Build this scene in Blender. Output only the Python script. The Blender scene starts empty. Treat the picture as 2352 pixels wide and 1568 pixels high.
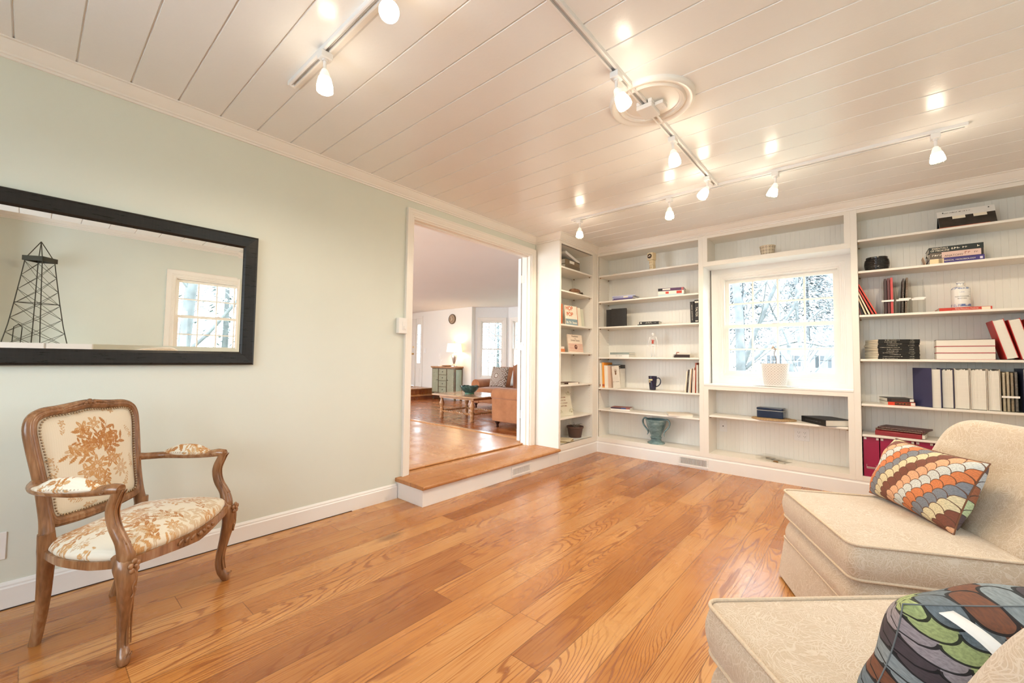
import bpy, math, random
from mathutils import Vector, Matrix, Euler
import numpy as np
random.seed(7)
C = bpy.context.scene.collection
SC = bpy.context.scene
PI = math.pi
# ---------------------------------------------------------------- camera
cam_d = bpy.data.cameras.new('camera'); cam = bpy.data.objects.new('camera', cam_d); C.objects.link(cam)
yaw, pitch, roll = math.radians(-40.70), math.radians(2.44), math.radians(0.63)
fw = Vector((math.sin(yaw)*math.cos(pitch), math.cos(yaw)*math.cos(pitch), math.sin(pitch)))
rt = Vector((math.cos(yaw), -math.sin(yaw), 0)); up = rt.cross(fw)
r2 = math.cos(roll)*rt + math.sin(roll)*up; u2 = -math.sin(roll)*rt + math.cos(roll)*up
cam.matrix_world = Matrix(((r2.x,u2.x,-fw.x,2.832),(r2.y,u2.y,-fw.y,0.0),(r2.z,u2.z,-fw.z,1.09),(0,0,0,1)))
cam_d.sensor_width = 36; cam_d.lens = 958.1/2352*36; cam_d.clip_start = 0.02; cam_d.clip_end = 200
SC.camera = cam
# ---------------------------------------------------------------- world, exposure
SC.view_settings.view_transform = 'Standard'; SC.view_settings.look = 'None'
SC.view_settings.exposure = 0.48; SC.view_settings.gamma = 1.0; SC.view_settings.use_curve_mapping = False
w = bpy.data.worlds.new('overcast_sky'); SC.world = w; w.use_nodes = True
wn = w.node_tree; wn.nodes.clear()
wo = wn.nodes.new('ShaderNodeOutputWorld'); wb = wn.nodes.new('ShaderNodeBackground')
wb.inputs[0].default_value = (0.82, 0.925, 1.0, 1); wb.inputs[1].default_value = 9.5
wn.links.new(wb.outputs[0], wo.inputs[0])
SC.cycles.max_bounces = 10; SC.cycles.diffuse_bounces = 6; SC.cycles.glossy_bounces = 4
SC.cycles.transmission_bounces = 8; SC.cycles.transparent_max_bounces = 12
SC.cycles.sample_clamp_indirect = 8; SC.cycles.caustics_reflective = False; SC.cycles.caustics_refractive = False
def area(name, loc, rot, sx, sy, power, col, portal=False, spread=180):
    l = bpy.data.lights.new(name, 'AREA'); l.shape = 'RECTANGLE'; l.size = sx; l.size_y = sy
    l.energy = power; l.color = col; l.spread = math.radians(spread)
    o = bpy.data.objects.new(name, l); C.objects.link(o); o.location = loc; o.rotation_euler = rot
    if portal: l.cycles.is_portal = True
    return o
DAY = (0.86, 0.95, 1.0)
# light portals at the openings guide the sky light into the rooms
area('sky_portal_right', (4.10,1.675,1.48), (0,PI/2,0), 1.1, 1.1, 1, DAY, True)
area('sky_portal_bookcase', (2.14,4.96,1.45), (-PI/2,0,0), 1.1, 1.1, 1, DAY, True)
area('sky_portal_front', (1.9,-1.62,1.45), (PI/2,0,0), 2.0, 1.4, 1, DAY, True)
area('sky_portal_hall', (-2.6,-2.12,1.3), (PI/2,0,0), 4.1, 2.1, 1, DAY, True)
area('sky_portal_hall_left', (-8.72,1.9,1.3), (0,-PI/2,0), 2.1, 4.0, 1, DAY, True)
area('sky_portal_bay', (-2.9,8.30,1.35), (-PI/2,0,0), 2.8, 1.6, 1, DAY, True)
area('sky_portal_bay_angled', (-4.75,7.99,1.35), (-PI/2,0,math.radians(37)), 0.7, 1.6, 1, DAY, True)
area('sky_portal_sidelight', (-7.28,7.6,1.5), (-PI/2,0,0), 0.2, 1.2, 1, DAY, True)
# ---------------------------------------------------------------- node helpers
class N:
    def __init__(s, nt, k): s.nt, s.k = nt, k
    def _m(s, op, b=None, c=None, rev=False):
        n = s.nt.nodes.new('ShaderNodeMath'); n.operation = op
        a = s
        if rev: a, b = b, a
        for i, v in enumerate((a, b, c)):
            if v is None: continue
            if isinstance(v, N): s.nt.links.new(v.k, n.inputs[i])
            else: n.inputs[i].default_value = v
        return N(s.nt, n.outputs[0])
    def __add__(s, b): return s._m('ADD', b)
    __radd__ = __add__
    def __sub__(s, b): return s._m('SUBTRACT', b)
    def __rsub__(s, b): return s._m('SUBTRACT', b, rev=True)
    def __mul__(s, b): return s._m('MULTIPLY', b)
    __rmul__ = __mul__
    def __truediv__(s, b): return s._m('DIVIDE', b)
    def lt(s, b): return s._m('LESS_THAN', b)
    def gt(s, b): return s._m('GREATER_THAN', b)
    def floor(s): return s._m('FLOOR')
    def frac(s): return s._m('FRACT')
    def sin(s): return s._m('SINE')
    def abs(s): return s._m('ABSOLUTE')
    def sqrt(s): return s._m('SQRT')
    def max(s, b): return s._m('MAXIMUM', b)
    def min(s, b): return s._m('MINIMUM', b)
    def sm(s, a, b): 
        n = s.nt.nodes.new('ShaderNodeMapRange'); n.interpolation_type = 'SMOOTHSTEP'
        s.nt.links.new(s.k, n.inputs[0]); n.inputs[1].default_value = a; n.inputs[2].default_value = b
        return N(s.nt, n.outputs[0])
class S:
    """shader building shortcuts for one material"""
    def __init__(s, m):
        m.use_nodes = True; s.m = m; s.nt = m.node_tree; s.b = s.nt.nodes['Principled BSDF']
    def link(s, v, inp): s.nt.links.new(v.k if isinstance(v, N) else v, s.b.inputs[inp])
    def tc(s, k='Object'):
        n = s.nt.nodes.new('ShaderNodeTexCoord'); return n.outputs[k]
    def sep(s, v):
        n = s.nt.nodes.new('ShaderNodeSeparateXYZ'); s.nt.links.new(v, n.inputs[0]); return [N(s.nt, o) for o in n.outputs]
    def comb(s, *a):
        n = s.nt.nodes.new('ShaderNodeCombineXYZ')
        for i, v in enumerate(a):
            if isinstance(v, N): s.nt.links.new(v.k, n.inputs[i])
            else: n.inputs[i].default_value = v
        return n.outputs[0]
    def noise(s, v, scale=5, detail=2, rough=.5, dist=0, col=False):
        n = s.nt.nodes.new('ShaderNodeTexNoise')
        if v is not None: s.nt.links.new(v, n.inputs['Vector'])
        n.inputs['Scale'].default_value = scale; n.inputs['Detail'].default_value = detail
        n.inputs['Roughness'].default_value = rough; n.inputs['Distortion'].default_value = dist
        return n.outputs['Color'] if col else N(s.nt, n.outputs['Fac'])
    def vor(s, v, scale=5, feat='F1', rnd=1.0):
        n = s.nt.nodes.new('ShaderNodeTexVoronoi'); n.feature = feat
        s.nt.links.new(v, n.inputs['Vector']); n.inputs['Scale'].default_value = scale; n.inputs['Randomness'].default_value = rnd
        return N(s.nt, n.outputs['Distance'])
    def white(s, v):
        n = s.nt.nodes.new('ShaderNodeTexWhiteNoise'); s.nt.links.new(v, n.inputs['Vector']); return N(s.nt, n.outputs['Value'])
    def ramp(s, f, stops, interp='LINEAR'):
        n = s.nt.nodes.new('ShaderNodeValToRGB'); n.color_ramp.interpolation = interp
        e = n.color_ramp.elements
        e[0].position = stops[0][0]; e[0].color = (*stops[0][1], 1); e[1].position = stops[-1][0]; e[1].color = (*stops[-1][1], 1)
        for p, c in stops[1:-1]: e.new(p)
        for el, (p, c) in zip(sorted(e, key=lambda q: q.position), stops): el.color = (*c, 1)
        s.nt.links.new(f.k, n.inputs[0]); return n.outputs[0]
    def mix(s, f, a, b, mode='MIX'):
        n = s.nt.nodes.new('ShaderNodeMix'); n.data_type = 'RGBA'; n.blend_type = mode
        for v, i in ((f, 0), (a, 6), (b, 7)):
            if isinstance(v, N): s.nt.links.new(v.k, n.inputs[i])
            elif isinstance(v, (int, float)): n.inputs[i].default_value = v
            elif isinstance(v, tuple): n.inputs[i].default_value = (*v, 1)
            else: s.nt.links.new(v, n.inputs[i])
        return n.outputs[2]
    def bump(s, h, strength=.3, dist=.01):
        n = s.nt.nodes.new('ShaderNodeBump'); n.inputs['Strength'].default_value = strength; n.inputs['Distance'].default_value = dist
        s.nt.links.new(h.k, n.inputs['Height']); s.nt.links.new(n.outputs[0], s.b.inputs['Normal'])
    def vadd(s, a, b, k=1.0):
        n = s.nt.nodes.new('ShaderNodeVectorMath'); n.operation = 'MULTIPLY_ADD'
        s.nt.links.new(b, n.inputs[0]); n.inputs[1].default_value = (k,)*3; s.nt.links.new(a, n.inputs[2]); return n.outputs[0]
def mat(name, col=(.8,.8,.8), rough=.5, metal=0, spec=.5, fn=None, vary=.06, vs=12, bump=0, bs=60, **kw):
    """plain colours still get a faint procedural mottling"""
    m = bpy.data.materials.new(name); s = S(m); b = s.b
    b.inputs['Roughness'].default_value = rough; b.inputs['Metallic'].default_value = metal
    b.inputs['Specular IOR Level'].default_value = spec; b.inputs['Base Color'].default_value = (*col, 1)
    for k, v in kw.items(): b.inputs[k.replace('_', ' ')].default_value = v
    if fn: fn(s)
    elif vary:
        f = s.noise(s.tc(), vs, 3)
        s.link(s.ramp(f, [(.3, tuple(c*(1-vary) for c in col)), (.7, tuple(min(1, c*(1+vary)) for c in col))]), 'Base Color')
    if bump: s.bump(s.noise(s.tc(), bs, 3), bump, .003)
    return m
def srgb(r, g, b):
    return tuple(((c/255)/12.92 if c/255 <= .04045 else ((c/255+.055)/1.055)**2.4) for c in (r, g, b))
# ---------------------------------------------------------------- mesh helpers
class G:
    def __init__(s): s.v, s.f, s.uv, s.mi = [], [], {}, []
    def add(s, v, f):
        o = len(s.v); s.v += [tuple(p) for p in v]; s.f += [tuple(i+o for i in q) for q in f]; return s
    def box(s, x0, y0, z0, x1, y1, z1):
        x0, x1 = min(x0,x1), max(x0,x1); y0, y1 = min(y0,y1), max(y0,y1); z0, z1 = min(z0,z1), max(z0,z1)
        return s.add([(x0,y0,z0),(x1,y0,z0),(x1,y1,z0),(x0,y1,z0),(x0,y0,z1),(x1,y0,z1),(x1,y1,z1),(x0,y1,z1)],
                     [(0,3,2,1),(4,5,6,7),(0,1,5,4),(1,2,6,5),(2,3,7,6),(3,0,4,7)])
    def lathe(s, prof, n=24, c=(0,0,0), cap=True, a0=0, a1=2*PI):
        v = []; full = abs(a1-a0-2*PI) < 1e-6; m = n if full else n+1
        for r, z in prof:
            for i in range(m):
                a = a0+(a1-a0)*i/n; v.append((c[0]+r*math.cos(a), c[1]+r*math.sin(a), c[2]+z))
        f = []
        for j in range(len(prof)-1):
            for i in range(n):
                k = (i+1) % m; f.append((j*m+i, j*m+k, (j+1)*m+k, (j+1)*m+i))
        if cap and full:
            if prof[0][0] > 1e-5: f.append(tuple(range(n-1, -1, -1)))
            if prof[-1][0] > 1e-5: f.append(tuple((len(prof)-1)*m+i for i in range(n)))
        return s.add(v, f)
    def tube(s, pts, r, n=10, closed=False, ell=None, cap=True, upv=None):
        """sweep a circle (or ellipse: ell = factor along the side axis) of radius r (number or list) along pts"""
        P = [Vector(p) for p in pts]; L = len(P); R = r if isinstance(r, (list, tuple)) else [r]*L
        v = []; prev = None
        for i in range(L):
            t = (P[(i+1) % L]-P[i-1]) if closed else (P[min(i+1, L-1)]-P[max(i-1, 0)])
            if t.length < 1e-9: t = Vector((0,0,1))
            t.normalize()
            if upv is not None: a = Vector(upv)
            elif prev is None: a = Vector((0,0,1)) if abs(t.z) < .9 else Vector((1,0,0))
            else: a = prev
            b = t.cross(a)
            if b.length < 1e-5: b = t.cross(Vector((1,.1,0)))
            b.normalize(); a2 = b.cross(t); prev = a2 if upv is None else None
            e = ell if ell is not None else 1
            for j in range(n):
                q = 2*PI*j/n; v.append(P[i]+a2*R[i]*math.cos(q)+b*R[i]*e*math.sin(q))
        f = []
        for i in range(L if closed else L-1):
            for j in range(n):
                k = (j+1) % n; i2 = (i+1) % L; f.append((i*n+j, i*n+k, i2*n+k, i2*n+j))
        if cap and not closed: f += [tuple(range(n-1, -1, -1)), tuple((L-1)*n+j for j in range(n))]
        return s.add(v, f)
    def prism(s, poly, lo, hi, ax='z', flip=False):
        """extrude a 2D polygon along an axis; 2D order: x:(y,z) y:(x,z) z:(x,y)"""
        def p(a, h): return {'x':(h,a[0],a[1]), 'y':(a[0],h,a[1]), 'z':(a[0],a[1],h)}[ax]
        n = len(poly); v = [p(a, lo) for a in poly]+[p(a, hi) for a in poly]
        f = [tuple(range(n)), tuple(range(2*n-1, n-1, -1))]+[(i, (i+1) % n, n+(i+1) % n, n+i) for i in range(n)]
        return s.add(v, f)
    def grid(s, fn, nu, nv, uv=True):
        o = len(s.v)
        for j in range(nv+1):
            for i in range(nu+1): s.v.append(tuple(fn(i/nu, j/nv)))
        for j in range(nv):
            for i in range(nu):
                a = o+j*(nu+1)+i; s.f.append((a, a+1, a+nu+2, a+nu+1))
                if uv: s.uv[len(s.f)-1] = [(i/nu,j/nv),((i+1)/nu,j/nv),((i+1)/nu,(j+1)/nv),(i/nu,(j+1)/nv)]
        return s
    def ball(s, c, r, n=10, m=6, sc=(1,1,1), rot=None):
        v = []; f = []
        for j in range(m+1):
            for i in range(n):
                a = 2*PI*i/n; b = PI*j/m
                p = Vector((r*sc[0]*math.sin(b)*math.cos(a), r*sc[1]*math.sin(b)*math.sin(a), -r*sc[2]*math.cos(b)))
                if rot is not None: p = rot @ p
                v.append(p+Vector(c))
        for j in range(m):
            for i in range(n): k = (i+1) % n; f.append((j*n+i, j*n+k, (j+1)*n+k, (j+1)*n+i))
        return s.add(v, f)
    def pad(s, out, z0, z1, dome=.03, bulge=.01, rings=6, vert=4, bot=True):
        """upholstered slab: outline (x,y) list, straight-ish side z0..z1 with a bulge and a domed top"""
        n = len(out); cx = sum(p[0] for p in out)/n; cy = sum(p[1] for p in out)/n; R = []
        def ring(k, z): return [(cx+(x-cx)*k, cy+(y-cy)*k, z) for x, y in out]
        sz = max(max(abs(x-cx) for x, y in out), 1e-3)
        if bot: R.append(ring(.02, z0)); R.append(ring(.95, z0))
        for i in range(vert+1):
            t = i/vert; R.append(ring(1+bulge/sz*math.sin(PI*t), z0+(z1-z0)*t))
        for i in range(1, rings+1):
            t = 1-i/rings; R.append(ring(max(t, .01), z1+dome*(1-t**2.4)))
        v = [p for r in R for p in r]; f = []
        for j in range(len(R)-1):
            for i in range(n): k = (i+1) % n; f.append((j*n+i, j*n+k, (j+1)*n+k, (j+1)*n+i))
        f.append(tuple(range(n-1, -1, -1))); f.append(tuple((len(R)-1)*n+i for i in range(n)))
        return s.add(v, f)
    def xf(s, M, start=0):
        for i in range(start, len(s.v)): s.v[i] = tuple(M @ Vector(s.v[i]))
        return s
    def build(s, name, m=None, parent=None, bevel=0, smooth=False, seg=2, loc=None, rot=None, fix=True):
        me = bpy.data.meshes.new(name); me.from_pydata(s.v, [], s.f)
        if s.uv:
            ul = me.uv_layers.new(name='UVMap')
            for p in me.polygons:
                u = s.uv.get(p.index)
                if u:
                    for li, q in zip(p.loop_indices, u): ul.data[li].uv = q
        if fix:
            import bmesh
            bm = bmesh.new(); bm.from_mesh(me); bmesh.ops.recalc_face_normals(bm, faces=bm.faces); bm.to_mesh(me); bm.free()
        if m: me.materials.append(m)
        if smooth:
            me.polygons.foreach_set('use_smooth', [True]*len(me.polygons))
            if smooth != 'all': 
                try: me.set_sharp_from_angle(angle=math.radians(38))
                except Exception: pass
        o = bpy.data.objects.new(name, me); C.objects.link(o)
        if parent: o.parent = parent
        if loc is not None: o.location = loc
        if rot is not None: o.rotation_euler = rot
        if bevel:
            b = o.modifiers.new('bevel', 'BEVEL'); b.width = bevel; b.segments = seg; b.limit_method = 'ANGLE'; b.angle_limit = math.radians(40)
        return o
def rrect(x0, y0, x1, y1, r, n=6):
    o = []
    for cx, cy, a0 in ((x1-r,y1-r,0),(x0+r,y1-r,90),(x0+r,y0+r,180),(x1-r,y0+r,270)):
        for i in range(n+1): a = math.radians(a0+90*i/n); o.append((cx+r*math.cos(a), cy+r*math.sin(a)))
    return o
def smooth_path(P, n=6, closed=False):
    P = [Vector(p) for p in P]; L = len(P); out = []
    for i in range(L if closed else L-1):
        g = (lambda k: P[k % L]) if closed else (lambda k: P[max(0, min(L-1, k))])
        p0, p1, p2, p3 = g(i-1), g(i), g(i+1), g(i+2)
        for j in range(n):
            t = j/n; out.append(.5*((2*p1)+(p2-p0)*t+(2*p0-5*p1+4*p2-p3)*t*t+(3*p1-p0-3*p2+p3)*t**3))
    if not closed: out.append(P[-1])
    return out
def lerps(vals, m):
    """resample a list of numbers to m values"""
    return [float(x) for x in np.interp(np.linspace(0, len(vals)-1, m), range(len(vals)), vals)]
def thing(name, label, cat, loc=(0,0,0), rz=0, group=None, rot=None):
    o = bpy.data.objects.new(name, None); C.objects.link(o); o.empty_display_size = .05
    o.location = loc; o.rotation_euler = rot if rot else (0, 0, rz)
    o['label'] = label; o['category'] = cat
    if group: o['group'] = group
    return o
def tag(o, label, cat, group=None, kind=None):
    o['label'] = label; o['category'] = cat
    if group: o['group'] = group
    if kind: o['kind'] = kind
    return o
def struct(o): o['kind'] = 'structure'; return o
def copy_tree(o, parent=None):
    c = o.copy(); C.objects.link(c); c.parent = parent
    for ch in list(o.children): copy_tree(ch, c)
    return c
def text(s, size, m, parent, loc, rot, name='lettering', align='CENTER', sx=1.0, ext=.0002, bold=0):
    cu = bpy.data.curves.new(name, 'FONT'); cu.body = s; cu.size = size; cu.align_x = align; cu.align_y = 'CENTER'; cu.extrude = ext
    cu.offset = bold
    t = bpy.data.objects.new(name, cu); C.objects.link(t)
    dg = bpy.context.evaluated_depsgraph_get(); me = bpy.data.meshes.new_from_object(t.evaluated_get(dg))
    bpy.data.objects.remove(t); me.materials.clear(); me.materials.append(m)
    o = bpy.data.objects.new(name, me); C.objects.link(o); o.parent = parent; o.location = loc; o.rotation_euler = rot; o.scale = (sx, 1, 1)
    return o
def molding(path, prof, closed=False):
    """path: 2D polyline (x,y); prof: (out,z) points, out = offset to the left of travel"""
    g = G(); n = len(path); k = len(prof); P = [Vector((p[0], p[1])) for p in path]
    for i in range(n):
        d0 = (P[i]-P[i-1]).normalized() if (i > 0 or closed) else None
        d1 = (P[(i+1) % n]-P[i]).normalized() if (i < n-1 or closed) else None
        if d0 is None: d0 = d1
        if d1 is None: d1 = d0
        n0 = Vector((-d0.y, d0.x)); n1 = Vector((-d1.y, d1.x)); b = (n0+n1); b = b/ (b.dot(n0)) if b.length > 1e-6 else n0
        for o, z in prof: q = P[i]+b*o; g.v.append((q.x, q.y, z))
    for i in range(n if closed else n-1):
        for j in range(k): a = (j+1) % k; i2 = (i+1) % n; g.f.append((i*k+j, i2*k+j, i2*k+a, i*k+a))
    if not closed: g.f.append(tuple(range(k))); g.f.append(tuple((n-1)*k+j for j in range(k-1, -1, -1)))
    return g
# ---------------------------------------------------------------- materials
def f_floor(wd, L, light, midc, dark, rgh=.22, ax='y', seed=0, lines=1.0, joint=.12):
    def fn(s):
        x, y, z = s.sep(s.tc())
        if ax == 'x': x, y = y, x
        c = ((x+seed)/wd).floor(); off = s.white(s.comb(c, 3.1, seed)); yy = y/L+off*7.0; r = yy.floor()
        idn = s.white(s.comb(c, r, 1.7+seed)); id2 = s.white(s.comb(c, r, 9.3+seed))
        gx, gy = x*1.0+idn*31, y*.16+id2*17
        fine0 = s.noise(s.comb(x*60, y*6, idn*5), 1.0, 2)
        cont = s.noise(s.comb(gx*5.5, gy*4.6, idn*9), 1.0, 1.5, .4)
        cat = ((x*300+cont*210+fine0*3).sin()*.5+.5)
        fine = s.noise(s.comb(x*150+idn*50, y*3.2, idn), 1.0, 3, .6)
        big = s.noise(s.comb(x*3+idn*9, y*1.1+id2*9, 0), 1.0, 3, .5)
        knot = s.vor(s.comb(x*2.6+idn*7, y*1.05+id2*5, 0), 1.0).sm(.13, .03)
        msk = s.noise(s.comb(gx*2, gy*5, 4.0), 1.0, 1).sm(.36, .56)
        t = idn*.46+big*.78+fine*.34-.34
        base = s.ramp(t, [(.08, light), (.42, midc), (.85, dark)])
        line = cat.sm(.68, 1.0)*(msk*.62+.12)*lines*.95+fine.sm(.55, .72)*.30*lines*2
        deep = tuple(v*.36 for v in dark)
        c1 = s.mix(line.min(.85), base, (dark[0]*.95, dark[1]*.8, dark[2]*.6))
        c1 = s.mix(knot*.55, c1, deep)
        fx = ((x+seed)/wd).frac(); fy = yy.frac()
        j = (fx.lt(.012)+fx.gt(.988)).min(1).max(fy.lt(.0016))
        c2 = s.mix(j*joint*5, c1, deep)
        s.link(c2, 'Base Color')
        wear = s.noise(s.tc(), 2.3, 4, .6)
        s.link(wear.sm(.3, .75)*.14+rgh-.05+line*.1, 'Roughness')
        s.bump(fine*.25-line*.3-j*1.2+s.noise(s.tc(), 5, 2)*1.2, .16, .0025)
    return fn
M = {}
M['trim'] = mat('cream_trim_paint', (.81,.78,.73), .32, spec=.45, vary=.015, vs=3)
M['white'] = mat('white_paint', (.81,.80,.785), .38, vary=.015, vs=3)
M['case'] = mat('bookcase_paint', (.80,.77,.71), .36, vary=.02, vs=3)
M['wall'] = mat('sage_wall_paint', (.665,.695,.625), .55, vary=.015, vs=2, bump=.05, bs=200)
def f_ceil(s):
    s.link(s.ramp(s.noise(s.tc(), 3, 2), [(.3,(.82,.815,.805)),(.7,(.84,.835,.825))]), 'Base Color')
    s.bump(s.noise(s.tc(), 60, 3, .6)+s.noise(s.tc(), 9, 2)*.8, .18, .003)
M['ceil'] = mat('glossy_ceiling_paint', rough=.24, spec=.45, fn=f_ceil)
M['hallwall'] = mat('cream_wall_paint', (.78,.75,.70), .6, vary=.01, vs=2)
M['hallceil'] = mat('flat_white_ceiling', (.78,.775,.77), .8, vary=.01, vs=2)
M['floor'] = mat('red_oak_floor', rough=.22, spec=.5, fn=f_floor(.1385, 1.9, (.62,.33,.125), (.49,.20,.052), (.25,.078,.018)), Coat_Weight=.12, Coat_Roughness=.12)
M['tread'] = mat('oak_tread', rough=.22, fn=f_floor(.19, 1.6, (.60,.33,.15), (.50,.235,.085), (.36,.14,.045), seed=.37, lines=.5))
M['hallfloor'] = mat('maple_toned_floor', rough=.16, fn=f_floor(.062, 1.1, (.60,.34,.16), (.52,.25,.095), (.42,.17,.06), ax='x', seed=.2, lines=.25))
M['livfloor'] = mat('dark_oak_floor', rough=.13, fn=f_floor(.062, 1.0, (.50,.20,.06), (.42,.14,.035), (.27,.075,.018), ax='x', seed=.4, lines=.4))
M['stair'] = mat('stair_oak', rough=.25, fn=f_floor(.3, 2.0, (.42,.16,.05), (.34,.11,.03), (.2,.055,.015), seed=.1))
M['black'] = mat('black_cloth_cover', (.022,.02,.019), .5, vary=.2, vs=60)
M['blackgloss'] = mat('black_gloss', (.015,.014,.014), .18, vary=.1)
M['paper'] = mat('page_edges', (.80,.76,.68), .8, fn=None, vary=.05, vs=300)
M['ink'] = mat('dark_ink', (.03,.03,.03), .6, vary=0)
M['chrome'] = mat('brushed_nickel', (.75,.72,.67), .28, metal=1, vary=.03)
M['brass'] = mat('brass', (.75,.52,.22), .3, metal=1, vary=.03)
M['darkhole'] = mat('dark_slot', (.03,.028,.025), .8, vary=0)
M['plastic_w'] = mat('white_plastic', (.80,.79,.77), .3, vary=.01)
def paint(name, c, rough=.45, **k): return mat(name, srgb(*c) if max(c) > 1 else c, rough, **k)
m = bpy.data.materials.new('window_glass'); m.use_nodes = True; nt = m.node_tree; nt.nodes.clear()
o_ = nt.nodes.new('ShaderNodeOutputMaterial'); t_ = nt.nodes.new('ShaderNodeBsdfTransparent'); g_ = nt.nodes.new('ShaderNodeBsdfGlossy')
x_ = nt.nodes.new('ShaderNodeMixShader'); fr = nt.nodes.new('ShaderNodeFresnel'); fr.inputs[0].default_value = 1.45; g_.inputs['Roughness'].default_value = .01; g_.inputs[0].default_value = (.8,.8,.8,1)
t_.inputs[0].default_value = (.96,.985,1,1)
geo = nt.nodes.new('ShaderNodeNewGeometry'); mm = nt.nodes.new('ShaderNodeMath'); mm.operation = 'SUBTRACT'; mm.inputs[0].default_value = 1; mm.use_clamp = True; nt.links.new(geo.outputs['Backfacing'], mm.inputs[1])
m2 = nt.nodes.new('ShaderNodeMath'); m2.operation = 'MULTIPLY'; nt.links.new(fr.outputs[0], m2.inputs[0]); nt.links.new(mm.outputs[0], m2.inputs[1])
nt.links.new(m2.outputs[0], x_.inputs[0]); nt.links.new(t_.outputs[0], x_.inputs[1]); nt.links.new(g_.outputs[0], x_.inputs[2]); nt.links.new(x_.outputs[0], o_.inputs[0])
M['glass'] = m
m = m.copy(); m.name = 'clear_acrylic'; m.node_tree.nodes['Transparent BSDF'].inputs[0].default_value = (.992,.992,.985,1); m.node_tree.nodes['Fresnel'].inputs[0].default_value = 1.22; M['acrylic'] = m
# ---------------------------------------------------------------- room shell
H = 2.448
g = G()
g.box(0,-1.5,0, 3.96,4.95,-.05); struct(g.build('floor', M['floor']))
# ceiling boards run across the room, vee joint every 18.85 cm
prof = []; y = -1.5; k0 = .099-9*.1885; ys = [k0+.1885*i for i in range(40) if -1.5 < k0+.1885*i < 4.9]
prof.append((-1.5, H))
for yy in ys: prof += [(yy-.0045, H), (yy-.0015, H+.007), (yy+.0015, H+.007), (yy+.0045, H)]
prof += [(4.95, H), (4.95, H+.05), (-1.5, H+.05)]
struct(G().prism(prof, 0, 3.96, 'x').build('ceiling', M['ceil']))
# left (sage) wall with the doorway
g = G(); T = .115
g.box(-T,-1.5,0, 0,2.03,H+.05); g.box(-T,2.03,2.25, 0,3.60,H+.05); g.box(-T,3.60,0, 0,4.95,H+.05)
struct(g.build('wall_left', M['wall']))
# rear wall (behind bookcase) with window opening
g = G(); wx0,wx1,wz0,wz1 = 1.655,2.635,.935,1.968
g.box(-T,4.795,0, wx0,4.95,H+.05); g.box(wx1,4.795,0, 4.08,4.95,H+.05); g.box(wx0,4.795,0, wx1,4.95,wz0); g.box(wx0,4.795,wz1, wx1,4.95,H+.05)
struct(g.build('wall_back', M['white']))
# right wall with window opening, and the wall behind the camera with a wide unseen window opening, added for daylight
g = G(); a0,a1,b0,b1 = 1.205,2.145,.98,1.985
g.box(3.96,-1.6,0, 4.08,a0,H+.05); g.box(3.96,a1,0, 4.08,4.95,H+.05); g.box(3.96,a0,0, 4.08,a1,b0); g.box(3.96,a0,b1, 4.08,a1,H+.05)
struct(g.build('wall_right', M['wall']))
g = G(); c0,c1,d0,d1 = .95,2.85,.78,2.10
g.box(-T,-1.6,0, c0,-1.5,H+.05); g.box(c1,-1.6,0, 3.96,-1.5,H+.05); g.box(c0,-1.6,0, c1,-1.5,d0); g.box(c0,-1.6,d1, c1,-1.5,H+.05)
struct(g.build('wall_front', M['wall']))
# baseboard with a stepped cap
BP = [(0,0),(.014,0),(.014,.088),(.010,.094),(.010,.101),(.004,.113),(0,.113)]
def base(name, path, m=M['white']): struct(molding(path, BP).build(name, m, smooth=False))
base('baseboard_left', [(0,1.925),(0,-1.5)])
base('baseboard_right', [(3.96,-1.5),(3.96,4.489)])
base('baseboard_front', [(0,-1.5),(3.96,-1.5)])
# dark shrinkage gap between baseboard and floor
struct(G().box(.0135,-1.5,.0002, .0165,1.55,.0045).build('trim_6', mat('dark_floor_gap', (.05,.025,.015), .7, vary=0)))
# crown moulding: along the sage wall, round the left bookcase, along the bookcase wall
CP = [(0,2.375),(.010,2.375),(.012,2.385),(.018,2.388),(.019,2.397),(.024,2.401),(.034,2.412),(.046,2.432),(.050,2.440),(.060,2.441),(.060,H),(0,H)]
struct(molding([(3.96,4.489),(.327,4.489),(.327,3.68),(0,3.68),(0,-1.5)], CP).build('trim_1', M['trim'], smooth=True))
struct(molding([(0,-1.5),(3.96,-1.5),(3.96,4.489)], CP).build('trim_2', M['trim'], smooth=True))
# ---------------------------------------------------------------- doorway
g = G()   # casing profile, mitred round three sides
def casing(y0, y1, zt, zb, wd, out, x=0.0):
    g = G(); pr = [(0,0),(0,.010),(.004,.014),(.018,.014),(.020,.0175),(.030,.0175),(.032,.020),(wd-.014,.020),(wd-.010,.024),(wd,.024),(wd,0)]
    path = [(y0, zb), (y0, zt), (y1, zt), (y1, zb)]; dirs = [(-1,0),(-1,1),(1,1),(1,0)]
    for (yy, zz), (dy, dz) in zip(path, dirs):
        for o, t in pr: g.v.append((x+t*out, yy+dy*o, zz+dz*o))
    k = len(pr)
    for i in range(3):
        for j in range(k): a = (j+1) % k; g.f.append((i*k+j, (i+1)*k+j, (i+1)*k+a, i*k+a))
    g.f.append(tuple(range(k))); g.f.append(tuple(3*k+j for j in range(k-1,-1,-1)))
    return g
dr = bpy.data.objects.new('door_1', None); C.objects.link(dr); dr['kind'] = 'structure'
casing(2.03, 3.60, 2.245, .155, .066, 1).build('casing', M['trim'], dr)
casing(2.03, 3.60, 2.245, .165, .066, -1, -T).build('casing', M['trim'], dr)
g = G(); g.box(-T,2.03,.155, 0,2.042,2.233); g.box(-T,3.588,.155, 0,3.60,2.233); g.box(-T,2.03,2.233, 0,3.60,2.25)
g.box(-.075,2.042,.155, -.04,2.052,2.222); g.box(-.075,3.578,.155, -.04,3.588,2.222); g.box(-.075,2.042,2.222, -.04,3.588,2.233)
g.build('jamb', M['trim'], dr)
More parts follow.
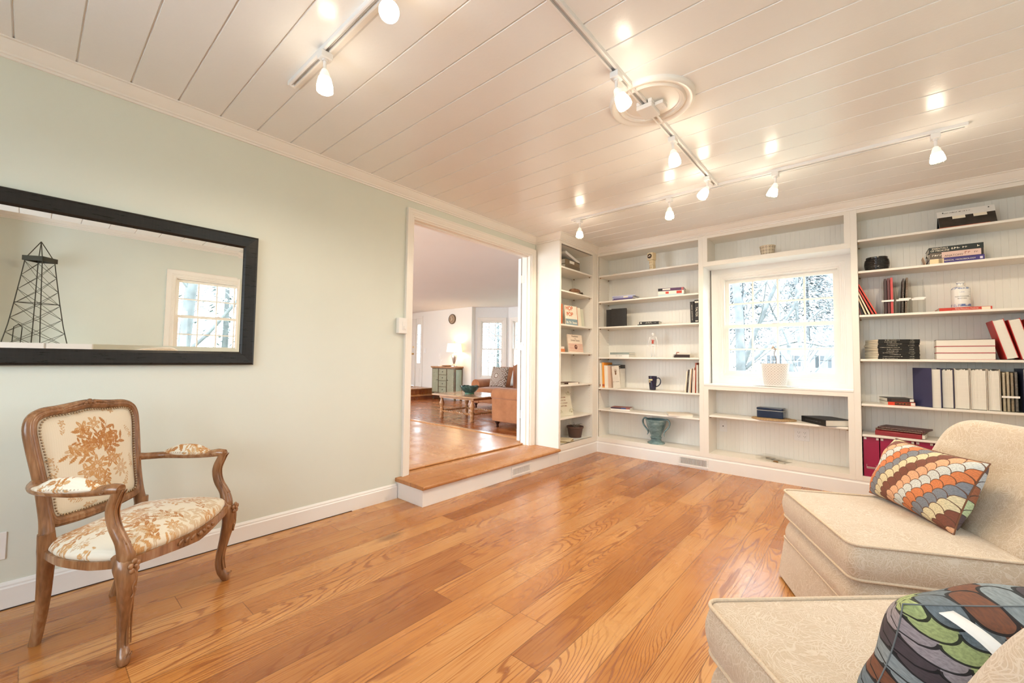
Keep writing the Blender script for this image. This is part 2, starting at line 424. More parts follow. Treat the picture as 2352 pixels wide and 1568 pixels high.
# hinged leaf folded right back against the far side of the wall: its edge shows, with three hinges
leaf = G().box(-.175,3.592,.19, -.135,4.36,2.225).build('door_leaf', M['white'], dr, bevel=.002)
for i, z in enumerate((1.985,1.235,.485)):
    h = G(); h.tube([(-.124,3.583,z-.045),(-.124,3.583,z+.045)], .0065, 8); h.box(-.165,3.5885,z-.044, -.127,3.5915,z+.044); h.box(-.121,3.584,z-.044, -.085,3.5875,z+.044)
    h.build('hinge', M['chrome'] if i else M['trim'], dr, smooth=True)
# step into the hall: oak tread with nosing over a white riser box
g = G(); pr = [(.03,.128),(.345,.128),(.352,.131),(.358,.137),(.360,.145),(.357,.153),(.350,.158),(-.118,.158),(-.118,.128)]
g.prism(pr, 1.912, 3.678, 'y'); step = g.build('trim_3', M['tread'], bevel=.004, smooth=True); struct(step)
g = G(); g.box(0,1.930,0, .327,3.68,.112); g.box(.0,1.924,.112, .333,3.68,.128)
struct(g.build('trim_4', M['white'], bevel=.002))
# hall nosing
struct(G().prism([(-.19,.158),(-.09,.158),(-.082,.162),(-.08,.168),(-.084,.174),(-.19,.174)], 2.03, 3.60, 'y').build('trim_5', M['tread'], smooth=True))
# ---------------------------------------------------------------- windows
def window(n, x0, x1, z0, z1, loc, rz, cols=4, rows=2, dep=.10, cw=.07, casing_on=True, recess=0.0, glassz=None, sill=False):
    """local frame: x across, +y outward, opening x0..x1 z0..z1, wall face at y=0"""
    w = bpy.data.objects.new('window_%d' % n, None); C.objects.link(w); w['kind'] = 'structure'; w.location = loc; w.rotation_euler = (0,0,rz)
    T = M['trim']; W = M['white']
    if casing_on:
        g = G(); pr = [(0,0),(0,-.010),(.006,-.014),(.016,-.014),(.018,-.017),(.028,-.017),(.030,-.020),(.040,-.020),(.042,-.023),(cw-.010,-.023),(cw,-.026),(cw,0)]
        for (xx, zz), (dx, dz) in zip([(x0,z0),(x0,z1),(x1,z1),(x1,z0)], [(-1,-1),(-1,1),(1,1),(1,-1)]):
            for o, t in pr: g.v.append((xx+dx*o, t, zz+dz*o))
        k = len(pr)
        for i in range(4):
            for j in range(k): a = (j+1) % k; q = (i+1) % 4; g.f.append((i*k+j, q*k+j, q*k+a, i*k+a))
        g.build('casing', T, w)
    g = G(); f = .014
    g.box(x0,0,z0, x0+f,dep,z1); g.box(x1-f,0,z0, x1,dep,z1); g.box(x0+f,0,z1-f, x1-f,dep,z1); g.box(x0+f,0,z0, x1-f,dep,z0+f)
    g.build('frame', T, w)
    zm = (z0+z1)/2+.004
    for (a, b, yy, nm) in ((z0+f, zm+.018, .022, 'lower'), (zm-.018, z1-f, .055, 'upper')):
        s_ = .036; g = G(); X0, X1 = x0+f, x1-f; br = .044 if nm == 'lower' else .034; tr = .036
        g.box(X0,yy,a, X0+s_,yy+.032,b); g.box(X1-s_,yy,a, X1,yy+.032,b); g.box(X0+s_,yy,a, X1-s_,yy+.032,a+br); g.box(X0+s_,yy,b-tr, X1-s_,yy+.032,b)
        gx0, gx1, gz0, gz1 = X0+s_, X1-s_, a+br, b-tr
        for i in range(1, cols): xc = gx0+(gx1-gx0)*i/cols; g.box(xc-.0085,yy+.006,gz0, xc+.0085,yy+.026,gz1)
        for i in range(1, rows): zc = gz0+(gz1-gz0)*i/rows; g.box(gx0,yy+.0065,zc-.0085, gx1,yy+.0255,zc+.0085)
        sa = g.build('sash', T, w)
        G().box(gx0-.002,yy+.0145,gz0-.002, gx1+.002,yy+.0175,gz1+.002).build('pane', M['glass'], sa)
    g = G(); xc = (x0+x1)/2-.02; g.box(xc-.02,.012,zm+.018, xc+.02,.03,zm+.026); g.tube([(xc,.018,zm+.03),(xc+.035,.004,zm+.034)], .005, 6)
    g.build('sash_lock', M['chrome'], w, smooth=True)
    if sill: G().box(x0-cw-.01,-.05,z0-.03, x1+cw+.01,.01,z0).build('sill', T, w, bevel=.004)
    return w
window(1, wx0+.005, wx1-.005, wz0+.005, wz1-.005, (0,4.765,0), 0, cw=.105)
window(2, -(a1-.005), -(a0+.005), b0+.005, b1-.005, (3.96,0,0), -PI/2, cw=.095, dep=.1)
window(3, -(c1-.005), -((c0+c1)/2+.03), d0+.005, d1-.005, (0,-1.5,0), PI, cw=.05, cols=3)  # unseen window pair, added behind the camera to bring in daylight
window(4, -((c0+c1)/2-.03), -(c0+.005), d0+.005, d1-.005, (0,-1.5,0), PI, cw=.05, cols=3)
struct(G().box((c0+c1)/2-.03,-1.6,d0, (c0+c1)/2+.03,-1.5,d1).build('trim_7', M['trim']))
# ---------------------------------------------------------------- built-in bookcases
def bead(g, x0, x1, z0, z1, y, t=.008, pitch=.0385, ax='y'):
    pr = [(x0,y)]; x = x0+pitch*.6
    while x < x1-.01: pr += [(x-.0020,y),(x-.0006,y+.0014),(x+.0006,y+.0014),(x+.0020,y)]; x += pitch
    pr += [(x1,y),(x1,y+t),(x0,y+t)]
    if ax == 'y': return g.prism(pr, z0, z1, 'z')
    s = len(g.v); g.prism(pr, z0, z1, 'z')
    for i in range(s, len(g.v)): a = g.v[i]; g.v[i] = (-a[1], a[0], a[2])
    return g
CS = M['case']; F = 4.489; BK = 4.768
def shelf(root, x0, x1, z, y0=F+.006, y1=BK, ax='y', pins=True, t=.019):
    g = G()
    if ax == 'y': g.box(x0,y0,z-t, x1,y1,z)
    else: g.box(y1,x0,z-t, y0,x1,z)
    s = g.build('shelf', CS, root, bevel=.004, seg=3)
    if pins:
        for a in (x0+.006, x1-.006):
            for b in (y0+.035*(1 if ax == 'y' else -1), y1-.03*(1 if ax == 'y' else -1)):
                q = G(); c = (a,b) if ax == 'y' else (b,a); q.box(c[0]-.006,c[1]-.005,z-t-.011, c[0]+.006,c[1]+.005,z-t-.0005)
                q.build('shelf_pin', M['pin'], s)
    return s
M['pin'] = mat('bronze_shelf_pin', (.30,.19,.10), .5, vary=0)
def holes(root, pts, nrm, m):
    g = G()
    for p in pts: g.ball(p, .0019, 6, 4)
    o = g.build('pin_holes', m, root); o['kind'] = 'stuff'
def each(nm, m_, root, *bx):
    for b in bx: G().box(*b).build(nm, m_, root)
# left case, facing +x
lc = thing('bookcase', 'narrow white built-in bookcase beside the doorway, open side facing right', 'bookcase', (0,0,0), group='built-in bookcases')
g = G(); g.box(.002,3.680,.13, .327,3.715,2.375); g.build('side_panel', CS, lc, bevel=.002)
g = G(); g.box(.002,4.385,.13, .327,4.40,2.375); g.build('side_panel', CS, lc)
g = G(); g.box(.307,4.400,.13, .327,4.489,2.375); g.box(.307,3.715,.13, .327,4.385,.187); g.box(.307,3.715,2.345, .327,4.385,2.375); g.build('face_frame', CS, lc)
g = G(); bead(g, 3.715, 4.385, .13, 2.375, -.034, ax='x'); g.build('back_panel', CS, lc)
each('board', CS, lc, (.002,3.715,.168, .32,4.385,.187), (.002,3.715,2.345, .32,4.385,2.36))
for z in (2.106,1.848,1.479,1.175,.820,.466): shelf(lc, 3.717, 4.383, z, y0=.320, y1=.036, ax='x')
holes(lc, [(xx,4.3845,.25+.032*i) for i in range(64) for xx in (.07,.285)], None, M['pin'])
# bay A
ba = thing('bookcase', 'white built-in bookcase in the corner left of the window', 'bookcase', (0,0,0), group='built-in bookcases')
g = G(); g.box(.328,4.50,.13, .340,BK,2.375); g.build('side_panel', CS, ba)
g = G(); g.box(1.498,4.509,.13, 1.510,BK,2.375); g.build('side_panel', CS, ba)
g = G(); g.box(.328,F,.13, .340,F+.02,2.375); g.box(1.498,F,.13, 1.541,F+.02,2.375); g.box(.340,F,.13, 1.498,F+.02,.178); g.box(.340,F,2.347, 1.498,F+.02,2.375); g.build('face_frame', CS, ba, bevel=.0015)
g = G(); bead(g, .340, 1.498, .13, 2.375, BK); g.build('back_panel', CS, ba)
each('board', CS, ba, (.340,F+.02,.160, 1.498,BK,.178), (.340,F+.02,2.347, 1.498,BK,2.36))
for z in (2.111,1.798,1.490,1.127,.763,.509): shelf(ba, .342, 1.496, z)
holes(ba, [(.3405,yy,.25+.032*i) for i in range(64) for yy in (4.53,4.74)], None, M['pin'])
# bay B: shelf over and under the window, deep window recess between
bb = thing('bookcase', 'white built-in bookcase framing the window, with a deep sill', 'bookcase', (0,0,0), group='built-in bookcases')
g = G(); g.box(1.541,F,.13, 1.586,F+.02,.862); g.box(1.541,F,.862,1.5435,F+.02,2.06); g.box(1.541,F,2.06,1.586,F+.02,2.375)
g.box(2.680,F,.13, 2.7205,F+.02,.862); g.box(2.7185,F,.862,2.7205,F+.02,2.06); g.box(2.680,F,2.06,2.7205,F+.02,2.375)
g.box(1.586,F,.13, 2.680,F+.02,.171); g.box(1.586,F,2.347, 2.680,F+.02,2.375); g.box(1.586,F,2.06, 2.680,F+.02,2.104); g.box(1.586,F,.808,2.680,F+.02,.862)
g.build('face_frame', CS, bb)
each('recess_board', M['white'], bb, (1.530,4.509,.862, 1.543,4.79,2.06), (2.719,4.509,.862, 2.732,4.79,2.06), (1.543,4.509,2.06, 2.719,4.79,2.075))
g = G(); g.box(1.543,F-.004,.845, 2.719,4.79,.862); g.build('window_ledge', M['white'], bb, bevel=.003)
each('side_panel', CS, bb, (1.574,4.509,.13, 1.586,BK,.845), (2.680,4.509,.13, 2.692,BK,.845), (1.574,4.509,2.075, 1.586,BK,2.375), (2.680,4.509,2.075, 2.692,BK,2.375))
bead(G(), 1.586, 2.680, .13, .845, BK).build('back_panel', CS, bb); bead(G(), 1.586, 2.680, 2.075, 2.375, BK).build('back_panel', CS, bb)
each('board', CS, bb, (1.586,F+.02,.153, 2.680,BK,.171), (1.586,F+.02,2.088, 2.680,BK,2.104), (1.586,F+.02,2.347, 2.680,BK,2.36))
shelf(bb, 1.588, 2.678, .552)
# bay C
bc = thing('bookcase', 'white built-in bookcase right of the window, fullest with books and binders', 'bookcase', (0,0,0), group='built-in bookcases')
g = G(); g.box(2.752,4.509,.13, 2.764,BK,2.375); g.build('side_panel', CS, bc)
g = G(); g.box(3.92,4.509,.13, 3.935,BK,2.375); g.build('side_panel', CS, bc)
g = G(); g.box(2.7205,F,.13, 2.764,F+.02,2.375); g.box(3.92,F,.13, 3.958,F+.02,2.375); g.box(2.764,F,.13, 3.92,F+.02,.168); g.box(2.764,F,2.345, 3.92,F+.02,2.375); g.build('face_frame', CS, bc, bevel=.0015)
g = G(); bead(g, 2.764, 3.92, .13, 2.375, BK); g.build('back_panel', CS, bc)
each('board', CS, bc, (2.764,F+.02,.150, 3.92,BK,.168), (2.764,F+.02,2.345, 3.92,BK,2.36))
SC_Z = (2.119,1.855,1.489,1.124,.758,.509)
for z in SC_Z: shelf(bc, 2.766, 3.918, z)
# kick board under the bookcases (ledge line on top)
g = G(); P2 = [(.327,3.68),(.327,4.489),(3.96,4.489)]
struct(molding(P2[::-1], [(0,0),(.002,0),(.002,.108),(-.003,.116),(-.003,.124),(0,.131),(-.3,.131),(-.3,0)]).build('baseboard_back', M['white']))
# ---------------------------------------------------------------- floor registers
def register(w_, h_, n, loc, rz, label):
    t = thing('floor_register', label, 'air vent', loc, rz, 'white louvred registers')
    g = G(); b = .02
    g.box(-w_/2,-.006,0, w_/2,0,b); g.box(-w_/2,-.006,h_-b, w_/2,0,h_); g.box(-w_/2,-.006,b, -w_/2+b,0,h_-b); g.box(w_/2-b,-.006,b, w_/2,0,h_-b)
    g.build('frame', M['plastic_w'], t, bevel=.0025)
    G().box(-w_/2+b,-.0006,b, w_/2-b,-.0001,h_-b).build('dark_opening', M['darkhole'], t)
    iw = w_-2*b
    for i in range(n):
        x = -iw/2+iw*(i+.5)/n; q = G(); q.box(x-iw/n*.27,-.005,b, x+iw/n*.27,-.001,h_-b); q.build('louvre', M['plastic_w'], t)
    g = G(); [g.ball((sx*(w_/2-.009),-.0065,h_/2), .003, 8, 4) for sx in (-1,1)]; g.build('screw', M['chrome'], t)
register(.30, .102, 20, (1.434,4.4865,.012), 0, 'white louvred register in the kick board under the bookcases')
register(.285, .092, 22, (.3275,3.066,.012), PI/2, 'white louvred register in the step riser')
# ================================================================ hall platform and sunken living room beyond the doorway
LX = -.115
struct(G().box(-9.2,-2.0,0, LX-.003,3.85,.158).build('floor_hall', M['hallfloor']))
struct(G().box(-9.2,3.85,-.06, LX-.003,8.6,0).build('floor_living', M['livfloor']))
g = G(); g.prism([(3.83,.150),(3.865,.150),(3.873,.155),(3.875,.162),(3.870,.168),(3.80,.168),(3.80,.158)], -9.2, -.12, 'x'); struct(g.build('trim_8', M['hallfloor'], smooth=True))
LH = 2.44
struct(G().box(-9.2,-2.1,LH, -.116,8.7,LH+.05).build('ceiling_living', M['hallceil']))
# clock wall with the entrance door unit at its left, outer walls
g = G(); HW = M['hallwall']
g.box(-8.6,7.5,0, -8.36,7.62,LH); g.box(-8.36,7.5,0, -7.06,7.62,.27); g.box(-8.36,7.5,2.33, -7.06,7.62,LH); g.box(-7.06,7.5,0, -5.0,7.63,LH)
struct(g.build('wall_living_back', HW))
struct(G().box(-8.7,-2.1,0, -8.6,-.1,LH).box(-8.7,3.9,0,-8.6,7.6,LH).box(-8.7,-.1,0,-8.6,3.9,.3).box(-8.7,-.1,2.3,-8.6,3.9,LH).build('wall_living_left', HW))  # unseen unglazed opening, added to bring daylight into the far room
g = G(); g.box(-8.6,-2.1,0, -4.6,-2.0,LH); g.box(-.6,-2.1,0, -.116,-2.0,LH); g.box(-4.6,-2.1,0, -.6,-2.0,.3); g.box(-4.6,-2.1,2.3,-.6,-2.0,LH)  # large unseen opening, added and widened to brighten hall and living room
struct(g.build('wall_hall', HW))
struct(G().box(-.22,4.96,0, -.12,8.25,LH).build('wall_living_right', HW))
# bay: angled panel then the wide panel
def wallrun(name, p, q, openings, m, t=.12, z1=LH):
    """wall from p to q (2D) with openings (s0,s1,z0,z1) along its length; room side on the right of travel"""
    d = Vector((q[0]-p[0], q[1]-p[1])); L = d.length; a = math.atan2(d.y, d.x); g = G(); s = 0
    for s0, s1, z0, zz in openings:
        g.box(s,0,0, s0,t,z1); g.box(s0,0,0, s1,t,z0); g.box(s0,0,zz, s1,t,z1); s = s1
    g.box(s,0,0, L,t,z1)
    g.xf(Matrix.Translation((p[0],p[1],0)) @ Matrix.Rotation(a, 4, 'Z')); return struct(g.build(name, m)), a
BW = mat('bay_white_paint', (.76,.765,.76), .5, vary=.01)
p1, p2 = (-5.0,7.63), (-4.31,8.15)
_, ang = wallrun('wall_bay_angled', p1, p2, [(.135,.735,.60,2.09)], BW)
window(5, .14, .73, .605, 2.085, (p1[0],p1[1],0), ang, cols=3, rows=2, cw=.085)
wallrun('wall_bay_wide', p2, (-.2,8.15), [(.14,1.05,.60,2.09),(1.25,2.5,.60,2.09)], BW)
window(6, .145, 1.045, .605, 2.085, (p2[0],p2[1],0), 0, cols=3, rows=2, cw=.085)
window(7, 1.255, 2.495, .605, 2.085, (p2[0],p2[1],0), 0, cols=4, rows=2, cw=.085)
base('baseboard_living', [(-5.0,7.5),(-6.45,7.5)], M['white'])
base('baseboard_bay', [(-.2,8.15),(-4.31,8.15),(-5.0,7.63),(-5.0,7.5)], M['white'])
# entrance landing: two oak steps
g = G(); g.box(-9.1,5.9,.0, -6.49,7.497,.238); g.box(-6.49,5.9,0, -6.22,7.497,.088); struct(g.build('stairs_risers', M['stair']))
g = G(); g.box(-9.1,5.88,.24, -6.45,7.497,.268); g.box(-6.485,5.88,.09, -6.19,7.497,.116); struct(g.build('stairs_treads', M['tread'], bevel=.006))
# entrance door with sidelight
d = bpy.data.objects.new('door_2', None); C.objects.link(d); d['kind'] = 'structure'; W = M['hallwall']
g = G(); g.box(-8.36,7.53,.28, -7.46,7.575,2.26)
for x0 in (-8.24,-7.86):
    for z0, z1 in ((.45,1.05),(1.15,1.75),(1.85,2.15)): g.box(x0,7.524,z0, x0+.28,7.532,z1)
g.build('door_leaf', W, d, bevel=.004)
g = G(); g.box(-7.455,7.505,.27, -7.41,7.58,2.26); g.box(-7.41,7.53,.27, -7.12,7.56,.95); g.box(-7.41,7.53,2.08, -7.12,7.56,2.26); g.box(-7.41,7.53,.95, -7.355,7.56,2.08); g.box(-7.20,7.53,.95, -7.12,7.56,2.08)
g.box(-7.12,7.505,.27, -7.06,7.58,2.26); g.box(-8.36,7.505,2.26, -7.06,7.58,2.33); g.box(-7.34,7.522,.38,-7.215,7.531,.80)
for z in (1.235,1.51,1.79): g.box(-7.355,7.532,z-.009, -7.20,7.556,z+.009)
g.build('sidelight_frame', W, d, bevel=.003)
G().box(-7.357,7.541,.948, -7.198,7.545,2.082).build('sidelight_pane', M['glass'], d)
g = G(); g.box(-7.095,7.488,.27, -7.066,7.4995,2.30); g.box(-7.065,7.484,.27, -7.04,7.5,2.33); g.build('casing', W, d, bevel=.003)
g = G(); g.lathe([(.028,0),(.028,.008),(.01,.012),(.01,.03),(.024,.04),(.028,.052),(.02,.066),(0,.07)], 14).xf(Matrix.Translation((-7.53,7.53,1.22)) @ Matrix.Rotation(PI/2,4,'X')); g.build('door_handle', M['brass'], d, smooth=True)
g = G(); g.lathe([(.026,0),(.026,.012),(.012,.02),(0,.021)], 14).xf(Matrix.Translation((-7.53,7.53,1.42)) @ Matrix.Rotation(PI/2,4,'X')); g.build('deadbolt', M['brass'], d, smooth=True)
# door mat on the landing
dm = G().box(-8.0,7.12,.2685, -7.35,7.42,.279).build('door_mat', paint('brown_coir', (120,84,50), .9, bump=.6, bs=200), bevel=.003); tag(dm, 'brown mat on the landing in front of the white entrance door', 'mat')
# wall clock
t = thing('wall_clock', 'round brown wall clock high on the cream wall of the far room', 'clock', (-5.755,7.497,2.16))
R90 = Matrix.Rotation(PI/2,4,'X')
G().lathe([(.118,0),(.135,.0),(.137,.018),(.128,.03),(.118,.028),(.115,.016),(0.0,.0155)], 40, cap=False).xf(R90).build('rim', paint('bronze_clock_rim', (92,74,56), .35), t, smooth=True)
G().lathe([(.116,.0),(.116,.017),(0,.0171)], 40, cap=False).xf(R90).build('clock_face', paint('tan_clock_face', (150,122,92), .5), t)
HN = paint('ivory_markings', (240,232,215), .4)
for nm, a, L, wd in (('hour_hand', 215, .055, .005), ('minute_hand', -32, .085, .004)):
    g = G(); g.box(-wd,-.0215,-.012, wd,-.0195,L); g.xf(Matrix.Rotation(math.radians(a),4,'Y')); g.build(nm, HN, t)
g = G()
for i in range(12):
    s0 = len(g.v); g.box(-.003,-.0195,.088, .003,-.0175,.106); g.xf(Matrix.Rotation(i*PI/6,4,'Y'), s0)
g.build('hour_marks', HN, t)
# switch on the cream wall
def switch(label, loc, rz, w_=.07, h_=.115, n=1, d_=.006):
    t = thing('light_switch', label, 'switch', loc, rz)
    G().box(-w_/2,-d_,-h_/2, w_/2,0,h_/2).build('wall_plate', M['plastic_w'], t, bevel=.002)
    for i in range(n):
        x = (i-(n-1)/2)*.045; G().box(x-.016,-d_-.003,-.033, x+.016,-d_+.001,.033).build('rocker', M['plastic_w'], t, bevel=.0015)
    return t
switch('ivory light switch plate on the cream wall left of the painted cabinet', (-6.93,7.499,1.315), 0, .1, .125)
# painted cabinet
CG = bpy.data.materials.new('crackled_sage_paint')
def f_crackle(s):
    v = s.tc(); q = s.vor(v, 26, 'DISTANCE_TO_EDGE'); n_ = s.noise(v, 9, 4)
    s.link(s.mix(q.sm(.05,.0)*n_.sm(.4,.6), s.ramp(n_, [(.3,srgb(140,140,112)),(.75,srgb(164,162,134))]), srgb(88,70,44)), 'Base Color')
S(CG); f_crackle(S(CG)); CG.node_tree.nodes['Principled BSDF'].inputs['Roughness'].default_value = .55
WD = mat('dark_olive_wood', (.13,.08,.03), .4, vary=.3, vs=14)
t = thing('cabinet', 'sage green painted cabinet with four drawers between two doors, lamp on top', 'cabinet', (-5.78,7.345,0))
g = G(); g.box(-.47,-.115,.17, .47,.145,.85); g.build('body', WD, t, bevel=.006)
g = G(); g.box(-.50,-.145,.85, .50,.15,.882); g.box(-.49,-.13,.835, .49,.145,.85); g.build('top', mat('honey_wood_top', (.40,.20,.08), .35, vary=.2), t, bevel=.006)
for nm, a, b in (('door',-.44,-.20), ('door',.17,.43)):
    q = G().box(a,-.128,.19, b,-.114,.81).build(nm, CG, t, bevel=.004); x = b-.03 if a < 0 else a+.03
    G().ball((x,-.136,.52), .011, 10, 6).build('knob', M['ink'], q)
for i in range(4):
    z = .19+i*.158; q = G().box(-.165,-.128,z, .135,-.114,z+.146).build('drawer', CG, t, bevel=.004)
    g = G(); g.ball((-.015,-.134,z+.075), .010, 10, 6); g.box(-.035,-.130,z+.068,.005,-.127,z+.082); g.build('knob', M['ink'], q)
GS = paint('pale_green_panel', (172,190,170), .5)
for sx in (-1,1): G().box(sx*.466,-.085,.20, sx*.478,.11,.80).build('side_panel', GS, t, bevel=.003)
for x in (-.44,.44):
    for y in (-.09,.12): G().box(x-.022,y-.022,0, x+.022,y+.022,.18).build('leg', WD, t, bevel=.004)
# lamp on it
def f_shade(s):
    s.b.inputs['Emission Strength'].default_value = .9; s.b.inputs['Emission Color'].default_value = (1,.80,.50,1)
LS = mat('lit_linen_shade', (.9,.85,.7), .8, vary=.02); f_shade(S(LS))
t = thing('table_lamp', 'lit table lamp with cream drum shade and silver urn base on the painted cabinet', 'lamp', (-5.42,7.285,.882))
SV = mat('antiqued_silver', (.55,.50,.46), .3, metal=.7, vary=.15)
G().lathe([(.085,0),(.085,.02),(.06,.035),(.045,.05),(.03,.06),(.022,.08),(.03,.095),(.05,.16),(.068,.24),(.072,.285),(.06,.31),(.035,.325),(.022,.335),(.022,.35),(.014,.36),(.012,.43)], 24).build('base', SV, t, smooth=True)
G().lathe([(.205,.385),(.175,.60),(.172,.60),(.202,.385)], 32, cap=False).build('lamp_shade', LS, t, smooth=True)
G().lathe([(.004,.43),(.004,.63),(.012,.64),(.012,.65),(0,.658)], 10).build('finial', M['brass'], t, smooth=True)
def point(name, loc, e, col=(1,.78,.5), r=.03):
    l = bpy.data.lights.new(name, 'POINT'); l.energy = e; l.color = col; l.shadow_soft_size = r
    o = bpy.data.objects.new(name, l); C.objects.link(o); o.location = loc; return o
point('lamp_bulb_light', (-5.42,7.285,1.36), 9, (1,.72,.42), .04)
# branch ornament and plate on the cabinet
t = thing('branch_ornament', 'thin white bare branch on a small base, left end of the painted cabinet', 'ornament', (-6.03,7.33,.882))
G().lathe([(.06,0),(.06,.018),(.05,.022),(0,.022)], 20).build('base', M['white'], t, smooth=True)
g = G(); pts = [(0,0,.02),(.02,0,.09),(.03,0,.15),(-.02,0,.20),(-.07,0,.26),(-.06,0,.30)]; g.tube(smooth_path(pts,4), .006, 6)
for a, b in (((-.06,0,.28),(-.12,.01,.38)),((-.06,0,.28),(-.02,0,.40)),((-.02,0,.20),(.05,0,.31)),((-.065,0,.27),(.06,-.01,.42)),((.03,0,.15),(.07,.01,.2)),((-.02,0,.33),(.02,.02,.43))):
    g.tube([a,((a[0]+b[0])/2+.012,(a[1]+b[1])/2,(a[2]+b[2])/2),b], [.004,.003,.0015], 5)
g.build('twigs', M['white'], t, smooth=True)
pl = G().lathe([(.05,0),(.13,.012),(.155,.024),(.15,.028),(.12,.017),(.05,.006),(0,.005)], 32, c=(-5.74,7.33,.882), cap=False).build('dish', mat('tan_wood_dish', (.42,.24,.12), .4, vary=.2), smooth=True)
tag(pl, 'shallow tan dish between the branch ornament and the lamp', 'dish')
# coffee table
TW = mat('honey_pine', (.47,.235,.10), .3, vary=.18, vs=9)
t = thing('coffee_table', 'honey pine coffee table with turned legs and rope-twist stretchers', 'table', (-2.75,5.33,0))
out = rrect(-.60,-.46,.60,.46,.10)
G().prism(out, .425, .447, 'z').build('table_top', mat('pale_honey_top', (.56,.34,.19), .16, vary=.15, vs=6), t, bevel=.006, smooth=True)
G().box(-.45,-.35,.375,.45,.35,.425).build('apron', TW, t, bevel=.004)
LG = [(.030,0),(.036,.004),(.036,.03),(.030,.036),(.030,.06),(.034,.065),(.034,.10),(.037,.108),(.034,.116),(.034,.165),(.040,.175),(.030,.185),(.026,.20),(.032,.225),(.046,.26),(.044,.285),(.026,.33),(.022,.36),(.030,.378),(.030,.43)]
for x in (-.42,.38):
    for y in (-.31,.31): G().lathe(LG, 20, (x,y,0)).build('leg', TW, t, smooth=True)
def rope(a, b, r=.015, turns=12):
    g = G(); a, b = Vector(a), Vector(b); d = b-a; L = d.length; d.normalize(); u = d.orthogonal().normalized(); v = d.cross(u); n = turns*8
    for ph in (0, PI):
        pts = [a+d*(L*i/n)+(u*math.cos(2*PI*i/16+ph)+v*math.sin(2*PI*i/16+ph))*r*.62 for i in range(n+1)]; g.tube(pts, r*.72, 6)
    return g
for a, b in (((-.42,-.31,.135),(.38,-.31,.135)),((-.42,.31,.135),(.38,.31,.135)),((-.42,-.31,.135),(-.42,.31,.135)),((.38,-.31,.135),(.38,.31,.135))): rope(a, b).build('stretcher', TW, t, smooth=True)
def f_glaze(s):
    n_ = s.noise(s.tc(), 14, 4, .6); s.link(s.ramp(n_, [(.3,srgb(40,62,58)),(.6,srgb(62,90,86)),(.85,srgb(130,156,150))]), 'Base Color')
t = thing('bowl', 'wide green glazed pottery bowl with pinched rim on the coffee table', 'bowl', (-2.80,5.36,.447))
g = G(); n = 40; prof = [(.0,.0),(.075,0),(.085,.010),(.085,.02),(.10,.03),(.15,.075),(.178,.13),(.180,.145),(.168,.140),(.14,.08),(.09,.035),(0,.03)]
g.lathe(prof, n, cap=False)
for i, p in enumerate(g.v):
    if p[2] > .11: a = math.atan2(p[1], p[0]); g.v[i] = (p[0], p[1], p[2]+.007*math.sin(5*a)+.004*math.sin(13*a))
g.build('body', mat('green_glaze', rough=.18, fn=f_glaze), t, smooth=True)
G().lathe([(.078,-.0),(.088,.004),(.088,.018),(.08,.022)], 32).build('foot_ring', paint('green_foot', (58,120,92), .25), t, smooth=True)
# sofas
def f_suede(c1, c2):
    def fn(s):
        n_ = s.noise(s.tc(), 5, 3, .6); f = s.noise(s.tc(), 160, 2); s.link(s.ramp(n_*.7+f*.3, [(.3,c1),(.7,c2)]), 'Base Color'); s.bump(f, .25, .002)
    return fn
SU = mat('tan_suede', rough=.85, fn=f_suede(srgb(150,90,50), srgb(186,124,78)), Sheen_Weight=.3)
def sofa(name, label, cat, loc, rz, L, D=.92, seats=2):
    """local: x = length, front at y=0, back toward +y"""
    t = thing(name, label, cat, loc, rz)
    G().box(-L/2+.05,.03,.11, L/2-.05,D-.05,.32).build('frame', SU, t, bevel=.03, seg=3)
    for sx in (-1,1):
        a = G(); x0 = sx*(L/2-.14)
        a.prism([(x0-.10,.10),(x0+.10,.10),(x0+.11,.46)] + [(x0+.13*math.cos(q), .50+.13*math.sin(q)) for q in np.linspace(-.25, PI+.25, 14)] + [(x0-.11,.46)], .02, D-.02, 'y')
        a.build('arm', SU, t, bevel=.02, seg=3, smooth=True)
    w_ = (L-.56)/seats
    for i in range(seats):
        xa = -L/2+.27+i*w_; G().pad(rrect(xa+.004,-.10,xa+w_-.004,.64,.07), .31, .44, .04, .015).build('seat_cushion', SU, t, smooth='all')
        b = G().pad(rrect(xa+.01,-.24,xa+w_-.01,.24,.09), -.08, .08, .06, .02); b.xf(Matrix.Translation((0,.66,.66)) @ Matrix.Rotation(math.radians(78),4,'X')); b.build('back_cushion', SU, t, smooth='all')
    g = G(); g.prism([(D-.22,.12),(D-.02,.12),(D+.02,.80),(D-.03,.86),(D-.10,.86),(D-.16,.80)], -L/2+.06, L/2-.06, 'x'); g.build('backrest', SU, t, bevel=.03, seg=3)
    for x in (-L/2+.11, L/2-.11):
        for y in (.08, D-.08): G().lathe([(.022,0),(.026,.01),(.02,.03),(.030,.06),(.044,.085),(.044,.105),(.036,.12)], 16, (x,y,0)).build('leg', paint('dark_turned_foot', (60,30,20), .3), t, smooth=True)
    return t
sofa('sofa', 'tan suede sofa under the bay window with rolled arms, patterned pillow on it', 'sofa', (-3.05,6.62,0), 0, 2.1)
sofa('armchair', 'tan suede armchair with rolled arm and turned feet, nearest beyond the doorway', 'armchair', (-1.84,5.60,0), -PI/2, 1.42, .95, 1)
